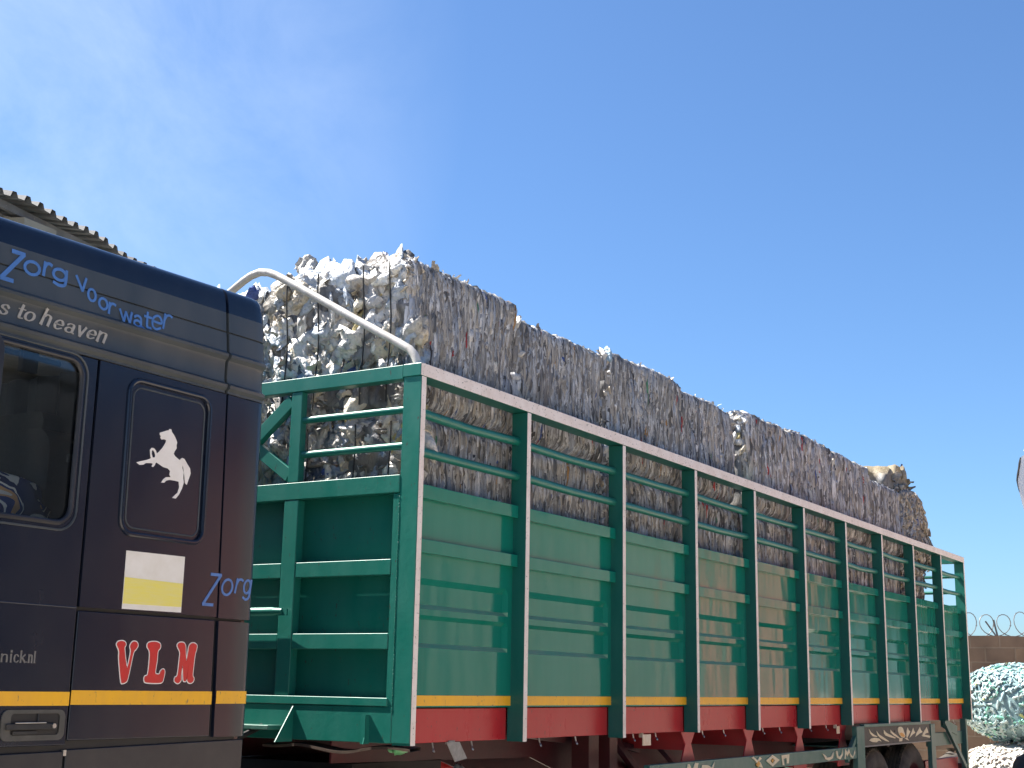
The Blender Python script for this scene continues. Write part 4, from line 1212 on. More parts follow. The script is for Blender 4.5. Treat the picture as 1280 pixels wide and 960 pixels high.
flat_ = [p for p in prof[:20] if not (3.138 < p[1] < 3.145)]      # the paint film bridges the thin groove
yo = lambda z: float(np.interp(z, [p[1] for p in flat_], [p[0] for p in flat_]))
lt = MB()
def put(mbx, ch, x0, zt, x1, zb, pen, y0_, **k):
    t = MB(); letter(t, ch, x0, zt, x1, zb, pen, 0.0, **k)
    for v in t.v: mbx.v.append((v[0], v[1] + (yo(v[2]-roof_dz(v[0])*max(0, (v[2]-2.86)/0.56)) if y0_ is None else y0_) - (0.0022 if y0_ is None else 0), v[2]))
    b = len(mbx.v)-len(t.v)
    mbx.f += [tuple(b+i for i in f) for f in t.f]; mbx.m += t.m
put(lt, 'Z', -2.715, 3.193, -2.662, 3.072, 0.017, None, skew=0.42)
put(lt, 'o', -2.632, 3.176, -2.562, 3.122, 0.0125, None, skew=0.15)
put(lt, 'r', -2.543, 3.190, -2.508, 3.136, 0.0125, None, skew=0.15)
put(lt, 'g', -2.496, 3.182, -2.428, 3.114, 0.0125, None, skew=0.1)
lt.build('blue_lettering', 'letter_blue', TK, smooth=False); lt = MB()
put(lt, 'v', -2.376, 3.178, -2.327, 3.122, 0.0105, None, skew=-0.1)
put(lt, 'o', -2.319, 3.142, -2.280, 3.092, 0.0105, None)
put(lt, 'o', -2.262, 3.118, -2.218, 3.072, 0.0105, None)
put(lt, 'r', -2.212, 3.108, -2.178, 3.062, 0.0105, None, skew=0.1)
lt.build('blue_lettering', 'letter_blue', TK, smooth=False); lt = MB()
put(lt, 'w', -2.150, 3.094, -2.086, 3.048, 0.0098, None)
put(lt, 'a', -2.074, 3.090, -2.026, 3.042, 0.010, None)
put(lt, 't', -2.018, 3.118, -1.975, 3.050, 0.010, None, skew=0.1)
put(lt, 'e', -1.970, 3.118, -1.916, 3.056, 0.010, None, skew=0.15)
put(lt, 'r', -1.906, 3.136, -1.862, 3.070, 0.010, None, skew=0.2)
lt.build('blue_lettering', 'letter_blue', TK, smooth=False)
lt = MB()
put(lt, 'Z', -1.545, 2.053, -1.483, 1.922, 0.013, -0.0005, skew=0.30)
put(lt, 'o', -1.452, 2.038, -1.388, 1.970, 0.0105, -0.0005, skew=0.15)
put(lt, 'r', -1.368, 2.044, -1.328, 1.984, 0.0105, -0.0005, skew=0.2)
put(lt, 'g', -1.314, 2.044, -1.268, 1.958, 0.0105, 0.001, skew=0.15)
lt.build('blue_lettering', 'letter_blue', TK, smooth=False)
lt = MB()
kw = dict(thin=0.28, skew=0.36)
for word in ((('s', -2.726, 2.974, -2.692, 2.936),),
             (('t', -2.648, 2.990, -2.618, 2.938), ('o', -2.612, 2.974, -2.572, 2.938)),
             (('h', -2.532, 3.002, -2.488, 2.940), ('e', -2.470, 2.976, -2.434, 2.938), ('a', -2.416, 2.974, -2.374, 2.937), ('v', -2.356, 2.974, -2.324, 2.936), ('e', -2.304, 2.974, -2.268, 2.937), ('n', -2.254, 2.976, -2.210, 2.936))):
    lt = MB()
    for ch, x0, zt, x1, zb in word:
        put(lt, ch, x0, zt, x1, zb, 0.0125, None, serif=0.0075 if ch in 'hn' else 0.0, **kw)
    lt.build('grey_lettering', 'letter_grey', TK, smooth=False)
lt = MB()
for ch, x0, zt, x1, zb in (('i', -2.62, 1.698, -2.600, 1.655), ('n', -2.578, 1.682, -2.548, 1.655), ('i', -2.541, 1.696, -2.528, 1.655), ('c', -2.520, 1.682, -2.500, 1.655), ('k', -2.492, 1.696, -2.470, 1.655), ('.', -2.468, 1.662, -2.460, 1.655), ('n', -2.455, 1.683, -2.438, 1.655), ('l', -2.434, 1.695, -2.420, 1.655)):
    put(lt, ch, x0, zt, x1, zb, 0.0068, -0.0004, thin=0.5, serif=0.004 if ch in 'nlik' else 0)
lt.build('dim_lettering', 'letter_dim', door, smooth=False)

V_PTS = [(-2.0237, 1.7269), (-2.0285, 1.7378), (-2.0197, 1.7472), (-2.0003, 1.7498), (-1.9849, 1.7448), (-1.9813, 1.7338), (-1.9859, 1.719), (-1.9694, 1.6551), (-1.9616, 1.6516), (-1.9513, 1.709), (-1.9571, 1.7291), (-1.9523, 1.7422), (-1.9393, 1.7501), (-1.9226, 1.747), (-1.9162, 1.7342), (-1.926, 1.719), (-1.9381, 1.7019), (-1.9567, 1.6049), (-1.9675, 1.5892), (-1.9806, 1.5854), (-1.9912, 1.5926), (-2.0094, 1.6725), (-2.0132, 1.7089)]
L_PTS = [(-1.8637, 1.7322), (-1.8612, 1.7454), (-1.8438, 1.7517), (-1.8153, 1.7527), (-1.7949, 1.7458), (-1.792, 1.7298), (-1.8037, 1.7152), (-1.8051, 1.6774), (-1.81, 1.635), (-1.805, 1.6238), (-1.7866, 1.6232), (-1.78, 1.6356), (-1.7677, 1.6433), (-1.7575, 1.6341), (-1.7623, 1.6028), (-1.7691, 1.5915), (-1.7883, 1.5875), (-1.853, 1.5886), (-1.8666, 1.5968), (-1.8656, 1.6126), (-1.85, 1.6222), (-1.8465, 1.6764), (-1.8488, 1.712)]
M_PTS = [(-1.6898, 1.7331), (-1.695, 1.7454), (-1.6824, 1.7545), (-1.6600, 1.7544), (-1.6485, 1.7420), (-1.6440, 1.715), (-1.6372, 1.680), (-1.6300, 1.715), (-1.6270, 1.7400), (-1.6150, 1.7530), (-1.5958, 1.7546), (-1.581, 1.7454), (-1.5834, 1.7267), (-1.5894, 1.7021), (-1.5945, 1.6244), (-1.5862, 1.61), (-1.5904, 1.5954), (-1.6077, 1.5894), (-1.6222, 1.597), (-1.6252, 1.6143), (-1.622, 1.6674), (-1.6297, 1.6046), (-1.6385, 1.5968), (-1.6474, 1.6043), (-1.6571, 1.6618), (-1.6624, 1.6185), (-1.6619, 1.5994), (-1.677, 1.5877), (-1.6966, 1.5961), (-1.6954, 1.6113), (-1.6829, 1.6211), (-1.6779, 1.6805), (-1.6771, 1.7142)]
HORSE = [(-1.8265, 2.6452), (-1.8158, 2.6454), (-1.8103, 2.6336), (-1.7987, 2.6244), (-1.7853, 2.6091), (-1.7763, 2.5946), (-1.7793, 2.5814), (-1.7771, 2.569), (-1.7875, 2.5539), (-1.7918, 2.5429), (-1.7812, 2.5334), (-1.7642, 2.5257), (-1.7507, 2.5205), (-1.7502, 2.527), (-1.7399, 2.5333), (-1.7265, 2.5305), (-1.7106, 2.5137), (-1.69, 2.4943), (-1.6847, 2.4734), (-1.6915, 2.4525), (-1.7029, 2.4215), (-1.7133, 2.4273), (-1.719, 2.4527), (-1.726, 2.4796), (-1.7351, 2.5061), (-1.7357, 2.4901), (-1.7263, 2.4716), (-1.7262, 2.4477), (-1.7211, 2.4286), (-1.7303, 2.3997), (-1.7441, 2.3742), (-1.7616, 2.3547), (-1.7831, 2.3552), (-1.7703, 2.367), (-1.7533, 2.3809), (-1.746, 2.4055), (-1.7504, 2.4286), (-1.7764, 2.4298), (-1.8031, 2.4293), (-1.8238, 2.4234), (-1.8334, 2.4135), (-1.8521, 2.4109), (-1.8402, 2.4281), (-1.8253, 2.438), (-1.799, 2.4416), (-1.8075, 2.4522), (-1.8047, 2.4668), (-1.8184, 2.4758), (-1.8451, 2.4782), (-1.8701, 2.4863), (-1.8864, 2.4917), (-1.8922, 2.487), (-1.8945, 2.4789), (-1.904, 2.4697), (-1.9125, 2.4724), (-1.9053, 2.4835), (-1.9159, 2.485), (-1.9443, 2.4809), (-1.9587, 2.4718), (-1.9787, 2.4681), (-1.9978, 2.476), (-1.9753, 2.484), (-1.9455, 2.493), (-1.9228, 2.5026), (-1.919, 2.5063), (-1.9247, 2.521), (-1.9276, 2.5399), (-1.9183, 2.55), (-1.9046, 2.549), (-1.8945, 2.5412), (-1.8881, 2.5297), (-1.8755, 2.5402), (-1.8584, 2.5586), (-1.8419, 2.5848), (-1.8407, 2.5945), (-1.8516, 2.5967), (-1.867, 2.5926), (-1.8752, 2.6007), (-1.8715, 2.606), (-1.8796, 2.6126), (-1.8793, 2.6205), (-1.8549, 2.6301), (-1.8396, 2.6366), (-1.8301, 2.6382)]
def smooth_poly(pts, n=4): return [tuple(p) for p in catmull(pts, True, n)]
def grow(pts, d):
    n_ = len(pts); out = []
    area = sum(pts[i][0]*pts[(i+1) % n_][1]-pts[(i+1) % n_][0]*pts[i][1] for i in range(n_))
    s_ = 1 if area > 0 else -1
    for i in range(n_):
        a, b, c = Vector(pts[i-1]), Vector(pts[i]), Vector(pts[(i+1) % n_])
        n1 = (b-a).normalized(); n2 = (c-b).normalized()
        nn = (Vector((n1.y, -n1.x))+Vector((n2.y, -n2.x)))
        if nn.length < 0.2: nn = Vector((n1.y, -n1.x))
        out.append(tuple(b+nn.normalized()*d*s_))
    return out
for L_ in (V_PTS, L_PTS, M_PTS):
    sp_ = smooth_poly(L_)
    w_ = MB(); w_.plate(grow(sp_, 0.0042), 0.0016, 0.004)
    wo = w_.build('red_letter', 'white_decal', low, smooth=False)
    r_ = MB(); r_.plate(sp_, 0.0006, 0.003); r_.build('letter_face', 'letter_red', wo, smooth=False)
h_ = MB(); h_.plate(HORSE, 0.0042, 0.007, [[(-1.9112, 2.5417), (-1.9021, 2.5338), (-1.8957, 2.5223), (-1.8978, 2.5118), (-1.91, 2.5092), (-1.9167, 2.5237), (-1.9169, 2.5362)]]); h_.build('horse_emblem', 'white_decal', spanel, smooth=False)

# mirror, interior, chassis
mm = MB(); mm.plate(rrect(-3.22, 2.475, -2.968, 2.765, 0.07), -0.36, -0.25)
mir = mm.build('mirror', 'skirt_black', TK, bevel=0.03)
ar = MB(); ar.tube([(-3.1, -0.27, 2.70), (-3.2, -0.12, 2.80), (-3.28, 0.0, 2.85)], 0.014, 8); ar.tube([(-3.1, -0.27, 2.53), (-3.2, -0.12, 2.5), (-3.3, 0.0, 2.45)], 0.014, 8); ar.build('mirror_arm', 'black', mir)
hl = MB(); hl.box(-3.28, -1.32, 0.10, 2.40, 3.06, 3.08); hl.plate([(-3.2, 2.87), (-1.32, 2.87), (-1.32, 3.06), (-3.2, 3.06)], 0.05, 0.06); hl.box(-1.35, -1.31, 0.1, 2.4, 2.70, 3.05)
hl.build('headliner', 'headliner', TK)
ct = MB()
for k in range(41):
    y = 0.25+2.0*k/40
    xx = -1.95+0.02*math.sin(k*1.9)
    ct.v += [(xx, y, 1.4), (xx, y, 2.92)]
for k in range(40): ct.f.append((2*k, 2*k+2, 2*k+3, 2*k+1)); ct.m.append(0)
ct.build('curtain', 'curtain', TK)
rail = MB(); rail.tube([(-3.0, 0.55, 2.955), (-1.98, 0.55, 2.955)], 0.012, 8); rail.box(-2.20, -2.12, 0.52, 0.55, 2.88, 3.05); rail.box(-2.55, -2.42, 0.45, 0.5, 2.97, 3.05); rail.build('curtain_rail', 'black', TK)
for yc in (0.55, 1.85):
    s_ = MB()
    s_.plate(rrect(yc-0.25, 2.05, yc+0.25, 2.62, 0.10), -2.20, -2.06, axis='x'); s_.plate(rrect(yc-0.16, 2.60, yc+0.16, 2.70, 0.045), -2.17, -2.07, axis='x')
    s_.box(-2.70, -2.1, yc-0.25, yc+0.25, 1.92, 2.06); s_.box(-2.6, -2.2, yc-0.18, yc+0.18, 1.02, 1.92)
    s_.build('seat', 'seat', TK, bevel=0.035)
sb_ = MB(); sb_.add([(-2.20, 0.17, 2.47), (-2.15, 0.17, 2.47), (-2.19, 0.15, 2.05), (-2.24, 0.15, 2.05)], [(0, 1, 2, 3)]); sb_.add([(-2.20, 0.172, 2.47), (-2.15, 0.172, 2.47), (-2.19, 0.152, 2.05), (-2.24, 0.152, 2.05)], [(3, 2, 1, 0)]); sb_.box(-2.205, -2.145, 0.165, 0.185, 2.46, 2.49); sb_.build('seat_belt', 'rubber', TK)
swl = MB(); swl.tube([(-2.98+0.05*math.sin(t), 0.55+0.22*math.cos(t), 2.15+0.2*math.sin(t)) for t in [2*math.pi*k/24 for k in range(24)]], 0.015, 8, closed=True); swl.box(-3.2, -2.97, 0.53, 0.57, 2.0, 2.16); swl.build('steering_wheel', 'black', TK)
ch = MB()
for y in (0.85, 1.6): ch.box(-3.3, 2.3, y, y+0.07, 0.72, 0.98)
ch.box(0.2, 1.6, 0.8, 1.72, 0.981, 1.04); ch.box(0.5, 1.4, 0.75, 1.75, 1.041, 1.15); ch.box(-1.2, -0.3, 0.25, 0.8, 0.5, 0.95)
ch.build('chassis', 'black', TK, bevel=0.004)
for x in (-2.9, 0.9):
    for y0 in ((0.05, 2.15) if x < 0 else (0.06, 0.38, 1.80, 2.12)):
        wheel(x, 0.5, 0.5, y0, TK)
for far in (False, True):
    fd = MB()
    for k in range(17):
        t0, t1 = R_(10+160*k/17), R_(10+160*(k+1)/17)
        fd.plate([(0.9+0.58*math.cos(t0), 0.5+0.58*math.sin(t0)), (0.9+0.58*math.cos(t1), 0.5+0.58*math.sin(t1)), (0.9+0.595*math.cos(t1), 0.5+0.595*math.sin(t1)), (0.9+0.595*math.cos(t0), 0.5+0.595*math.sin(t0))], 0.05, 0.70)
    (fd.mirror_y() if far else fd).build('mudguard', 'black', TK)
ho = MB()
for k, (y, c) in enumerate(((1.0, 0), (1.15, 0), (1.3, 0))):
    ho.tube([(-1.28, y, 1.5), (-1.0, y, 1.25+0.04*k), (-0.6, y+0.05, 1.15+0.05*k), (-0.2, y, 1.3), (-0.01, y, 1.36)], 0.016, 8)
ho.build('air_hose', 'black', TK)
ba = MB(); ba.box(-1.27, -1.20, 0.10, 0.14, 1.36, 1.46); ba.build('rear_bracket', 'black', TK)

# patterned cloth bundled on the driver's seat
cn = NB()
rngc = np.random.default_rng(4)
v, f = ico(4)
p = v*np.array([0.30, 0.13, 0.17])
d = vnoise(v*2.2, 3)*0.20 + vnoise(v*5.5, 4)*0.09
p = p*(1+d)[:, None]*np.where(v[:, 2:3] < -0.3, 0.9, 1.0)
cn.add(p+np.array([-2.47, 0.33, 2.245]), f, np.array([1, 1, 1.0]))
o = cn.build('bundled_cloth', 'cloth', None, (-2.47, 0.33, 2.07))
tag(o, 'navy and white patterned cloth bundled on the driver seat', 'cloth')

# ------------------------------------------------------------------ bales
GREYS = np.array((0.97, 1.0, 1.06))*np.array([(0.47, 0.45, 0.42), (0.38, 0.365, 0.345), (0.56, 0.54, 0.51), (0.29, 0.275, 0.255), (0.46, 0.41, 0.345), (0.62, 0.60, 0.57), (0.37, 0.385, 0.41), (0.21, 0.19, 0.175), (0.43, 0.375, 0.32)])
ACC = np.array([(0.45, 0.05, 0.05), (0.08, 0.13, 0.35), (0.75, 0.73, 0.69), (0.45, 0.25, 0.09), (0.10, 0.26, 0.16), (0.05, 0.05, 0.06), (0.72, 0.69, 0.60)])
FILM = np.array([(0.52, 0.50, 0.46), (0.40, 0.39, 0.375), (0.56, 0.51, 0.41), (0.38, 0.42, 0.46), (0.33, 0.31, 0.28), (0.62, 0.60, 0.56), (0.46, 0.40, 0.31), (0.29, 0.33, 0.38), (0.48, 0.47, 0.45), (0.24, 0.22, 0.20)])
FACC = np.array([(0.06, 0.10, 0.30), (0.62, 0.50, 0.22), (0.10, 0.12, 0.16), (0.36, 0.42, 0.50), (0.35, 0.50, 0.62), (0.74, 0.72, 0.68), (0.34, 0.24, 0.18)])

def bale_core(nb, b, seed, res, lum, lumpy_front=1.0, Rd=0.09):
    x0, x1, y0, y1, z0, z1 = b
    c = np.array([(x0+x1)/2, (y0+y1)/2, (z0+z1)/2]); hs = np.array([(x1-x0)/2, (y1-y0)/2, (z1-z0)/2])
    def face(axis, sgn, ru, rv):
        o = [a for a in range(3) if a != axis]
        nu, nv = max(2, int(2*hs[o[0]]/ru)), max(2, int(2*hs[o[1]]/rv))
        u, v = np.meshgrid(np.linspace(-1, 1, nu+1), np.linspace(-1, 1, nv+1), indexing='ij')
        p = np.zeros((u.size, 3)); p[:, axis] = sgn*hs[axis]; p[:, o[0]] = u.ravel()*hs[o[0]]; p[:, o[1]] = v.ravel()*hs[o[1]]
        q = np.clip(p, -(hs-Rd), hs-Rd); n = p-q; n /= np.linalg.norm(n, axis=1)[:, None]
        pos = q + n*Rd + c
        wx, wy, wz = np.abs(n[:, 0])**2, np.abs(n[:, 1])**2, np.abs(n[:, 2])**2
        P3 = pos
        strata = vnoise(P3*np.array([48, 6, 3.2]), seed)*0.016 + np.abs(vnoise(P3*np.array([22, 5, 2.2]), seed+1))*-0.03 + vnoise(P3*np.array([4, 3, 2.5]), seed+2)*0.035
        lumps = vnoise(P3*np.array([5, 7, 7]), seed+3)*0.05 + np.abs(vnoise(P3*np.array([12, 16, 16]), seed+4))*-0.04 + vnoise(P3*30, seed+5)*0.012
        tops = vnoise(P3*np.array([12, 7, 7]), seed+6)*0.035 + vnoise(P3*np.array([30, 12, 20]), seed+7)*0.02
        d = wy*strata + wx*lumps*lumpy_front + wz*tops
        pos = pos + n*d[:, None]
        # uneven colour from the layers themselves
        k = vnoise(P3*np.array([60, 8, 4]), seed+8)*0.5+0.5
        k2 = vnoise(P3*np.array([9, 9, 4]), seed+9)*0.5+0.5
        idx = np.clip((k*len(GREYS)).astype(int), 0, len(GREYS)-1)
        col = GREYS[idx]*(0.55+0.5*k2)[:, None]*lum
        i, j = np.meshgrid(np.arange(nu), np.arange(nv), indexing='ij')
        a = (i*(nv+1)+j).ravel()
        f = np.stack([a, a+nv+1, a+nv+2, a+1], 1)
        flip = (sgn > 0) if axis in (0, 2) else (sgn < 0)
        if not flip: f = f[:, ::-1]
        nb.add(pos, f, col)
    face(1, -1, res*0.014, res*0.03)
    face(0, -1, res*0.025, res*0.025); face(0, 1, res*0.04, res*0.04)
    face(2, 1, res*0.02, res*0.03); face(2, -1, res*0.02, res*0.05)
    face(1, 1, 0.1, 0.1)

def flakes(nb, b, rng, count, lum, Rt, zmin=None, acc=0.016, size=1.0, wob=1.0, tilt=0.0, Rb=0.10):
    """edges of pressed film sheets: thin creased vertical strips all over the long face"""
    x0, x1, y0, y1, z0, z1 = b
    lo = z0 if zmin is None else zmin
    K = 7
    N = count
    L = np.clip(rng.gamma(2.4, 0.068, N)*size + 0.03, 0, 0.5)[:, None]
    w = (rng.gamma(3.0, 0.0037, N) + 0.0035)[:, None]*size
    zc = rng.uniform(lo, z1, N)[:, None]; xc = rng.uniform(x0+0.005, x1-0.005, N)[:, None]
    t = np.linspace(-0.5, 0.5, K)[None, :]
    z = np.clip(zc+t*L, lo-0.03, z1+rng.uniform(-0.012, 0.022, N)[:, None])
    wander = np.cumsum(rng.normal(0, 0.0055*wob*size, (N, K)), 1) + tilt*t*L*rng.normal(size=(N, 1))
    wander -= wander.mean(1, keepdims=True)
    pr = (rng.uniform(-0.022, 0.028, N)*size)[:, None]
    taper = np.sqrt(np.clip(1-(2*t)**2, 0.03, 1))
    def inset(d, R): d = np.clip(d, 0, R); return R-np.sqrt(np.maximum(R*R-d*d, 0))
    yin = inset(z-(z1-Rt), Rt) + inset((z0+Rb)-z, Rb) + inset(Rt-np.minimum(xc-x0, x1-xc), Rt)
    low = vnoise(np.stack([(xc+0*z).ravel()*4, np.full(N*K, y0*3), z.ravel()*2.5], 1), 12).reshape(N, K)*0.03
    yb = y0 + yin - pr + rng.normal(0, 0.003, (N, K)) + np.abs(2*t)**3*0.014 + low
    sk_ = rng.uniform(-0.9, 0.9, N)[:, None]
    xl = xc+wander-w*taper*0.5; xr = xc+wander+w*taper*0.5; xm = xc+wander+w*0.2*sk_
    ys = yb+0.008+w*0.5
    V = np.stack([np.stack([xl, ys, z], 2), np.stack([xm, yb-w*0.5*taper, z], 2), np.stack([xr, ys, z], 2)], 1)   # N,3,K,3
    F = []
    for q in range(K-1):
        F += [(q, q+1, K+q+1, K+q), (K+q, K+q+1, 2*K+q+1, 2*K+q)]
    F = np.array(F)[:, ::-1]
    FF = (F[None]+(np.arange(N)*3*K)[:, None, None]).reshape(-1, 4)
    # neighbouring sheets share a tone: palette picked by a slow noise plus chance
    kx = vnoise(np.concatenate([xc*14, xc*0+y0, zc*3], 1), 31)*0.5+0.5
    idx = np.clip(((0.55*kx+0.45*rng.random(N))*len(GREYS)).astype(int), 0, len(GREYS)-1)
    c = GREYS[idx]*rng.uniform(0.85, 1.35, N)[:, None]*lum
    dk = rng.random(N) < 0.13
    c[dk] *= 0.35  # darker strips put crevice shade into the colour
    am = rng.random(N) < acc
    c[am] = ACC[rng.integers(0, len(ACC), am.sum())]
    nb.add(V.reshape(-1, 3), FF, np.repeat(np.clip(c, 0, 0.85), 3*K, axis=0))

def lump(nb, rng, pos, s, aniso, col, wr=0.28, base=ICO2, up=None):
    v, f = base
    Rm_ = rotm(rng)
    o = rng.uniform(0, 100, 3)
    d = vnoise(v*1.7+o, 1)*wr*1.5 + np.abs(vnoise(v*3.7+o, 2))*-wr*1.3 + vnoise(v*8+o, 3)*wr*0.5
    p = (v*(1+d)[:, None]*np.array([1, rng.uniform(0.5, 0.9), rng.uniform(0.18, 0.5)])) @ Rm_.T
    p = p*np.array(aniso)*s
    nb.add(p+np.array(pos), f, col)

def film_col(rng, acc=0.10, lum=1.0):
    return np.clip(FACC[rng.integers(len(FACC))] if rng.random() < acc else FILM[rng.integers(len(FILM))]*rng.uniform(0.8, 1.15)*lum, 0, 0.85)

def scrap(nb, rng, pos, s, d=(0, 0, 1), col=None):
    """a crumpled tongue of film sticking out"""
    K = 5
    d = np.array(d, float)+rng.normal(0, 0.5, 3); d /= np.linalg.norm(d)
    a = np.cross(d, rng.normal(size=3)); a /= np.linalg.norm(a); b = np.cross(d, a)
    V = []
    for i in range(K):
        t = i/(K-1)
        w = s*0.35*(1-0.6*t)*rng.uniform(0.7, 1.3)
        c = np.array(pos)+d*s*t + a*rng.normal(0, s*0.08) + b*(t*t*s*0.3+rng.normal(0, s*0.06))
        V += [c-a*w, c+b*w*0.5*rng.normal(), c+a*w]
    F = []
    for i in range(K-1):
        for j in range(2): F.append((3*i+j, 3*i+j+1, 3*i+j+4, 3*i+j+3))
    nb.add(np.array(V), np.array(F), film_col(rng) if col is None else col)

def make_bale(name, b, seed, label, res=1.0, front=False, lum=1.0, nfl=900, zmin=None, Rd=0.09, group=None, style='layers', topn=70, sag=0.0):
    rng = np.random.default_rng(seed)
    x0, x1, y0, y1, z0, z1 = b
    nb = NB()
    bale_core(nb, b, seed*17, res, lum*0.55, 1.0 if front else 0.5, Rd)  # core colour darkened so gaps between flakes look shaded
    n_side = len(nb.F)
    if style == 'layers':
        flakes(nb, b, rng, nfl, lum, 0.045, zmin, size=0.75+0.25*res)
    else:      # a bale lying the other way: its lumpy end shows on the side
        for _ in range(int(nfl*0.35)):
            z = rng.uniform(zmin or z0, z1); x = rng.uniform(x0, x1)
            lump(nb, rng, (x, y0+rng.uniform(-0.02, 0.03), z), rng.uniform(0.03, 0.09), (1, 0.6, 1), film_col(rng, 0.06, 0.72)*np.array([1.0, 0.92, 0.84]), 0.35, ICO1 if res > 1.6 else ICO2)
        flakes(nb, b, rng, int(nfl*0.35), lum, 0.06, zmin, size=1.0, wob=2.5, tilt=0.9)
    k1 = len(nb.F)
    # loose film along the top edge
    for _ in range(topn):
        x = rng.uniform(x0+0.02, x1-0.02); y = y0+abs(rng.normal(0, 0.16))+0.03
        lump(nb, rng, (x, y, z1-0.025+rng.uniform(-0.02, 0.015)), rng.uniform(0.02, 0.06), (1.1, 1, 0.75), film_col(rng, 0.02, 1.25), 0.35, ICO2 if res < 1.5 else ICO1)
        if rng.random() < 0.6: scrap(nb, rng, (x, y-0.02, z1-0.02), rng.uniform(0.03, 0.07), col=film_col(rng, 0.02, 1.2))
    # film bulging at the seams between bales (upper corners of the ends)
    for xx, sg in ((x0, -1), (x1, 1)):
        for _ in range(16 if sg < 0 else 5):
            lump(nb, rng, (xx+sg*rng.uniform(-0.03, 0.01), y0+rng.uniform(0.0, 0.14), z1-abs(rng.normal(0, 0.22))-0.01), rng.uniform(0.03, 0.06), (0.6, 1, 1.2), film_col(rng, 0.08, 1.3), 0.35)
    if front:
        # big crumpled bags on the end face
        tries = 0
        for _ in range(260):
            y = rng.uniform(y0+0.02, y1-0.02); z = rng.uniform(max(z0, zmin or z0)+0.01, z1-0.01)
            s = rng.choice([0.055, 0.09, 0.135, 0.175], p=[0.22, 0.30, 0.30, 0.18])*rng.uniform(0.8, 1.2)
            lump(nb, rng, (x0+rng.uniform(-0.005, 0.045)+ (0.035 if s > 0.09 else 0), y, min(z, z1-0.4*s)), s, (0.5, 1, 1.2), film_col(rng, 0.07, 1.25), 0.36, ICO3)
        for _ in range(120):
            y = rng.uniform(y0, y1); z = rng.uniform(max(z0, zmin or z0), z1)
            scrap(nb, rng, (x0-0.01, y, z), rng.uniform(0.03, 0.09), (-0.4, 0, -1.0), film_col(rng, 0.05))
    mi = [0]*k1 + [1]*(len(nb.F)-k1)
    if sag:
        for V in nb.V:
            u = np.clip((V[:, 0]-x0)/(x1-x0), 0, 1.1)
            V[:, 0] -= sag*np.clip((V[:, 2]-z0)/(z1-z0), 0, 1)**1.5*u**2
            V[:, 2] -= 0.10*np.clip((V[:, 2]-z0)/(z1-z0), 0, 1)*np.clip(u-0.45, 0, 1)
    o = nb.build(name, ['film_side', 'film'], None, ((x0+x1)/2, (y0+y1)/2, z0), mi)
    tag(o, label, 'bale', group)
    return o
ICO3 = ico(3)

Zm = 1.457
UP = [ # x0, x1, ztop, label, style
 (0.17, 1.28, 4.005, 'upper bale at the cab end, white bags bulging from its front face', 'layers'),
 (1.37, 2.52, 3.94, 'second upper bale from the cab, a step lower, pale film bulging on top', 'layers'),
 (2.62, 3.80, 3.99, 'third upper bale from the cab, with white film in the seam at its left', 'layers'),
 (3.82, 4.93, 3.95, 'fourth upper bale from the cab, just before the dark gap in the row', 'layers'),
 (5.25, 6.42, 4.02, 'fifth upper bale from the cab, just after the dark blue gap in the row', 'layers'),
 (6.44, 7.60, 4.05, 'sixth upper bale from the cab, with shredded film standing up on top', 'layers'),
 (7.62, 8.76, 4.02, 'seventh upper bale from the cab, last before the row drops', 'layers'),
 (8.79, 9.95, 3.90, 'eighth upper bale from the cab, lower than its neighbours', 'layers'),
 (9.98, 11.45, 3.98, 'last upper bale by the rear, lumpy and rounded, leaning outward', 'lumps'),
]
G_UP = 'upper row of pressed plastic bales on the trailer'
G_LO = 'lower row of pressed plastic bales behind the side bars'
for i, (x0, x1, zt, lab, sty) in enumerate(UP):
    res = [1.0, 1.0, 1.15, 1.3, 1.5, 1.7, 1.9, 2.1, 2.1][i]
    nfl = [6500, 6500, 5500, 4800, 4200, 3600, 3200, 3000, 2800][i]
    yo_ = 0.21 + [0, .015, -.005, 0.01, 0.0, .01, -.01, .0, -.01][i]
    make_bale('plastic_bale', (x0, x1, yo_, 1.23, 3.125, zt), 101+i, lab, res, i == 0, 1.0, nfl, None, 0.055, G_UP, sty, 90, 0.62 if sty == 'lumps' else 0.0)
LO = [(0.19, 1.28), (1.30, 2.50), (2.56, 3.75), (3.77, 4.98), (5.02, 6.25), (6.28, 7.5), (7.52, 8.72), (8.75, 9.85), (9.88, 10.93)]
names_ = ['first', 'second', 'third', 'fourth', 'fifth', 'sixth', 'seventh', 'eighth']
for i, (x0, x1) in enumerate(LO):
    lab = ('lower bale at the cab end, seen behind the front and first side bars' if i == 0 else
           'last lower bale by the rear, lumpy pale film behind the bars' if i == 8 else
           f'{names_[i]} lower bale from the cab, brownish layers behind the side bars')
    res = [1.0, 1.0, 1.15, 1.3, 1.5, 1.7, 1.9, 2.1, 2.1][i]
    nfl = [3600, 3600, 3000, 2600, 2200, 1900, 1700, 1500, 1400][i]
    make_bale('plastic_bale', (x0, x1, 0.22, 1.23, Zm, 3.10), 201+i, lab, res, i == 0, 0.95, nfl, 2.6, 0.07, G_LO, 'lumps' if i == 8 else 'layers', 40)
# second row behind, seen on the front face
make_bale('plastic_bale', (0.22, 1.30, 1.26, 2.30, 3.12, 3.98), 301, 'upper bale at the front, farther from the camera, half hidden by the cab', 1.2, True, 1.0, 400, None, 0.10, G_UP, 'layers', 120)
make_bale('plastic_bale', (0.20, 1.30, 1.26, 2.30, Zm, 3.09), 302, 'lower bale at the front, farther from the camera, behind the braces', 1.2, True, 0.95, 400, 2.5, 0.08, G_LO, 'layers', 40)
far_src = [o for o in COL.objects if o.name.startswith('plastic_bale')]
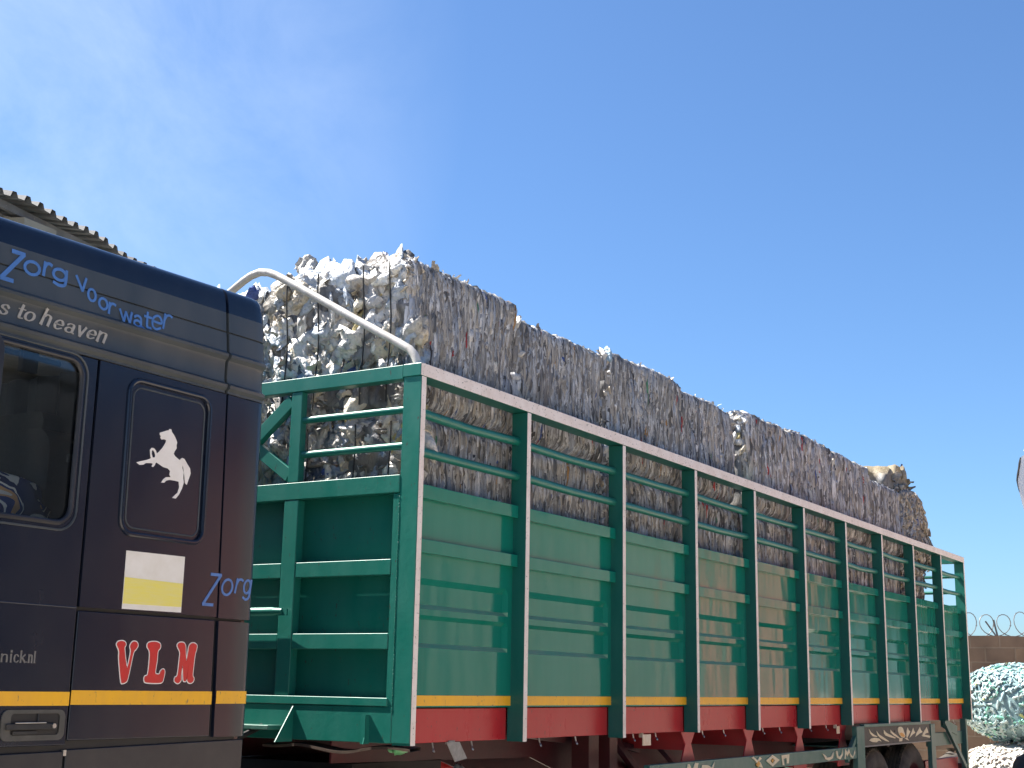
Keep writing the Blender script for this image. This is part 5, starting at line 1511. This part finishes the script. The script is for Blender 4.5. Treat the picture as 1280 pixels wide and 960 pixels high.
# dark binding wires on the front bales
for o in far_src:
    pass
def wires(parent, b, ys):
    for y in ys:
        w_ = MB(); w_.tube([(b[0]-0.012+0.01*math.sin(z*9+y), y+0.006*math.sin(z*5), z) for z in np.linspace(b[4]+0.02, b[5]-0.03, 14)], 0.0045, 6)
        w_.build('binding_wire', 'black', parent)
bl = [o for o in COL.objects if o.name.startswith('plastic_bale')]
wires(bl[0], (0.14, 0, 0, 0, 3.14, 4.02), (0.33, 0.52, 0.86, 1.10))
wires(bl[9], (0.15, 0, 0, 0, 2.62, 3.08), (0.30, 0.55, 0.9))
# flattened carton on top of the last bale
rngk = np.random.default_rng(77)
nb = NB()
bale_core(nb, (9.75, 10.62, 0.24, 0.85, 3.96, 4.24), 991, 1.6, 1.0, 1.0, 0.06)
for q in range(len(nb.V)):
    V = nb.V[q]
    u = (V[:, 0]-9.75)/0.87
    V[:, 2] += -0.10+0.16*u + 0.03*np.sin(V[:, 0]*17+V[:, 1]*9)
    up_ = np.clip((V[:, 2]-4.02)/0.12, 0, 1)[:, None]
    nb.C[q] = (np.array((0.16, 0.16, 0.165))*(1-up_)+np.array((0.25, 0.20, 0.12))*up_)*(0.7+0.6*(vnoise(V*9, 5)*0.5+0.5))[:, None]
    V[:, 0] += 0.06*np.round(vnoise(V*np.array([4, 4, 6]), 8)*2)/2; V[:, 2] += 0.025*vnoise(V*np.array([14, 14, 10]), 9)
for k in range(14): scrap(nb, rngk, (rngk.uniform(9.8, 10.6), 0.23, rngk.uniform(3.95, 4.15)), 0.09, (0.5, -0.35, -0.2), np.array((0.40, 0.37, 0.32))*rngk.uniform(0.4, 1.4))
for k in range(14): lump(nb, rngk, (rngk.uniform(9.8, 10.6), 0.26+rngk.uniform(0, .2), 4.0+0.2*rngk.random()), rngk.uniform(0.04, 0.09), (1.3, 0.8, 0.6), np.array((0.30, 0.25, 0.17))*rngk.uniform(.5, 1.2), 0.4)
scrap(nb, rngk, (10.60, 0.30, 4.26), 0.08, (0.3, 0, 1), np.array((0.1, 0.14, 0.25)))
tag(nb.build('crushed_carton', 'film_side', None, (10.2, 0.5, 3.9)), 'crushed brown carton and film lying on top of the last upper bale', 'waste')
# a bag standing up on the first bale
nb = NB()
for k in range(5):
    lump(nb, rngk, (0.26+0.02*k, 1.07+0.022*k, 4.05+0.028*k), 0.085, (0.8, 1.0, 1.0), np.array((0.46, 0.45, 0.42)), 0.3, ICO3)
tag(nb.build('plastic_bag', 'film', None, (0.28, 1.08, 4.0)), 'grey plastic bag sticking up from the front edge of the bales', 'bag')

# ------------------------------------------------------------------ sacks beyond the trailer, scraps
BOT = 0.72*np.array([(0.46, 0.66, 0.67), (0.40, 0.59, 0.62), (0.56, 0.72, 0.72), (0.33, 0.50, 0.56), (0.62, 0.74, 0.70), (0.24, 0.58, 0.45), (0.48, 0.70, 0.66)])
def sack(name, c, r, seed, pal, label, mat='bottles', n=620, group=None, bl_=(0.05, 0.10), cap=True):
    rng = np.random.default_rng(seed)
    nb = NB()
    v, f = ico(4)
    pw = np.sign(v)*np.abs(v)**0.8
    d = 1+vnoise(v*2.0, seed)*0.08+vnoise(v*5, seed+1)*0.03
    p = pw*np.array(r)*d[:, None]
    lowz = -r[2]*0.92
    p[:, 2] = np.maximum(p[:, 2], lowz)
    nb.add(p*0.97+np.array(c), f, pal[0]*0.85)
    for _ in range(n):
        k = rng.integers(len(v)); q = p[k]; nn = v[k]/np.array(r); nn /= np.linalg.norm(nn)
        a = np.cross(nn, rng.normal(size=3)); a /= np.linalg.norm(a); a = a + nn*rng.normal(0, 0.15)
        L = rng.uniform(*bl_); rad = L*rng.uniform(0.22, 0.34)
        e1 = np.cross(a, nn); e1 /= np.linalg.norm(e1); e2 = np.cross(a, e1); e2 /= np.linalg.norm(e2)
        prof_ = [(-1, .85), (-.9, 1), (-.2, .9), (.3, 1), (.6, .9), (.85, .38), (1.0, .34)]
        S = 8; V = []
        for t, rr in prof_:
            for s in range(S):
                an = 2*math.pi*s/S
                V.append(np.array(c)+q+nn*(-rad*0.5)+a*t*L+(e1*math.cos(an)+e2*math.sin(an)*0.75)*rad*rr*(1+rng.normal(0, 0.06)))
        F = [(i*S+s, i*S+(s+1) % S, (i+1)*S+(s+1) % S, (i+1)*S+s) for i in range(len(prof_)-1) for s in range(S)]
        F += [(0, 2, 4, 6), ((len(prof_)-1)*S+6, (len(prof_)-1)*S+4, (len(prof_)-1)*S+2, (len(prof_)-1)*S)]
        col = pal[rng.integers(len(pal))]*rng.uniform(0.85, 1.12)
        if rng.random() < 0.015: col = np.array((0.55, 0.56, 0.2))
        nb.add(np.array(V), np.array(F), np.clip(col, 0, 0.88))
    o = nb.build(name, mat, None, (c[0], c[1], c[2]+lowz))
    return tag(o, label, 'sack', group)
sack('bottle_sack', (14.72, -0.10, 1.47), (0.76, 0.80, 0.54), 5, BOT, 'bulging clear sack of pale blue green plastic bottles on top of a white sack', n=3000, bl_=(0.04, 0.08))
PALE = 0.85*np.array([(0.74, 0.70, 0.62), (0.66, 0.62, 0.54), (0.78, 0.75, 0.70), (0.70, 0.58, 0.48), (0.60, 0.62, 0.55)])
sack('bottle_sack', (14.45, -0.15, 0.46), (0.80, 0.85, 0.5), 6, PALE, 'cream white sack of crushed bottles on the ground under the blue green sack', n=2200, bl_=(0.035, 0.075))
def plain_sack(name, c, r, mat, label, seed):
    nb = NB(); v, f = ico(4)
    d = 1+vnoise(v*1.8, seed)*0.10+vnoise(v*6, seed+1)*0.03
    p = np.sign(v)*np.abs(v)**0.85*np.array(r)*d[:, None]; p[:, 2] = np.maximum(p[:, 2], -r[2]*0.93)
    nb.add(p+np.array(c), f, np.array((1, 1, 1.0)))
    o = nb.build(name, mat, None, (c[0], c[1], c[2]-r[2]*0.93))
    # tied neck
    nk = MB(); nk.tube([(c[0], c[1], c[2]+r[2]*0.9), (c[0]+0.02, c[1], c[2]+r[2]*1.02), (c[0]+0.03, c[1], c[2]+r[2]*1.10)], [0.10, 0.03, 0.07], 9)
    nk.build('tied_neck', mat, o)
    return tag(o, label, 'sack')
plain_sack('filled_sack', (10.85, -1.35, 0.55), (0.55, 0.62, 0.60), 'grey_sack', 'dark grey filled sack standing beside the rear of the trailer', 8)
plain_sack('filled_sack', (13.1, 0.52, 0.42), (0.20, 0.22, 0.42), 'brown_sack', 'brown filled sack on the ground just behind the trailer', 9)

# white sheet with a dark hem hanging from a leaning pole at the right edge
ps = thing('sheet_pole', (9.83, -1.75, 0), 'white sheet with dark hem hanging from a pole at the right edge', 'sheet')
a = MB(); a.tube([(9.83, -1.75, 0), (9.83, -1.74, 4.9)], 0.04, 10); a.tube([(9.82, -1.74, 4.6), (9.80, -1.28, 4.25)], 0.02, 8); a.build('pole', 'wire', ps)
a = MB()
W, H = 8, 12
for i in range(W+1):
    for j in range(H+1):
        u, t = i/W, j/H
        y = -1.70 + u*(0.45+0.07*(1-abs(2*t-0.7)))
        z = 4.55 - 0.36*u - t*(0.98 - 0.2*u)
        a.v.append((9.80+0.03*math.sin(u*9+t*3), y, z))
for i in range(W):
    for j in range(H):
        b = i*(H+1)+j; a.f.append((b, b+1, b+H+2, b+H+1)); a.m.append(0)
a.build('sheet', 'sheet', ps)
a = MB(); ed = [(9.80+0.03*math.sin(9+j/H*3), -1.70+(0.45+0.07*(1-abs(2*j/H-0.7))), 4.55-0.36-j/H*0.78) for j in range(0, 7)]
a.tube(ed, [0.006, 0.012, 0.010, 0.012, 0.008, 0.005, 0.003], 8); a.build('hem', 'black', ps)

# film scraps caught on the lorry chassis
def scrap_thing(pos, s, mat, label, seed):
    rng = np.random.default_rng(seed); nb = NB(); v, f = ICO3
    d = vnoise(v*2+seed, 1)*0.4-np.abs(vnoise(v*4+seed, 2))*0.4
    nb.add(v*(1+d)[:, None]*np.array(s)+np.array(pos), f, np.array((1, 1, 1.0)))
    tag(nb.build('film_scrap', mat, None, (pos[0], pos[1], pos[2]-s[2])), label, 'scrap')
scrap_thing((1.07, 1.1, 1.20), (0.13, 0.08, 0.06), 'scrap_white', 'crumpled whitish film scrap on the dark coupling plate under the trailer', 3)
scrap_thing((1.66, 1.0, 1.06), (0.05, 0.05, 0.08), 'scrap_green', 'light green film scrap under the trailer beside a white scrap', 4)
scrap_thing((1.86, 0.92, 1.04), (0.05, 0.05, 0.06), 'scrap_white', 'small pale film scrap right of the green scrap under the trailer', 5)
scrap_thing((0.33, 0.3, 1.25), (0.08, 0.05, 0.03), 'scrap_green', 'green film scrap tucked under the front corner of the trailer', 6)

bpy.context.view_layer.update()
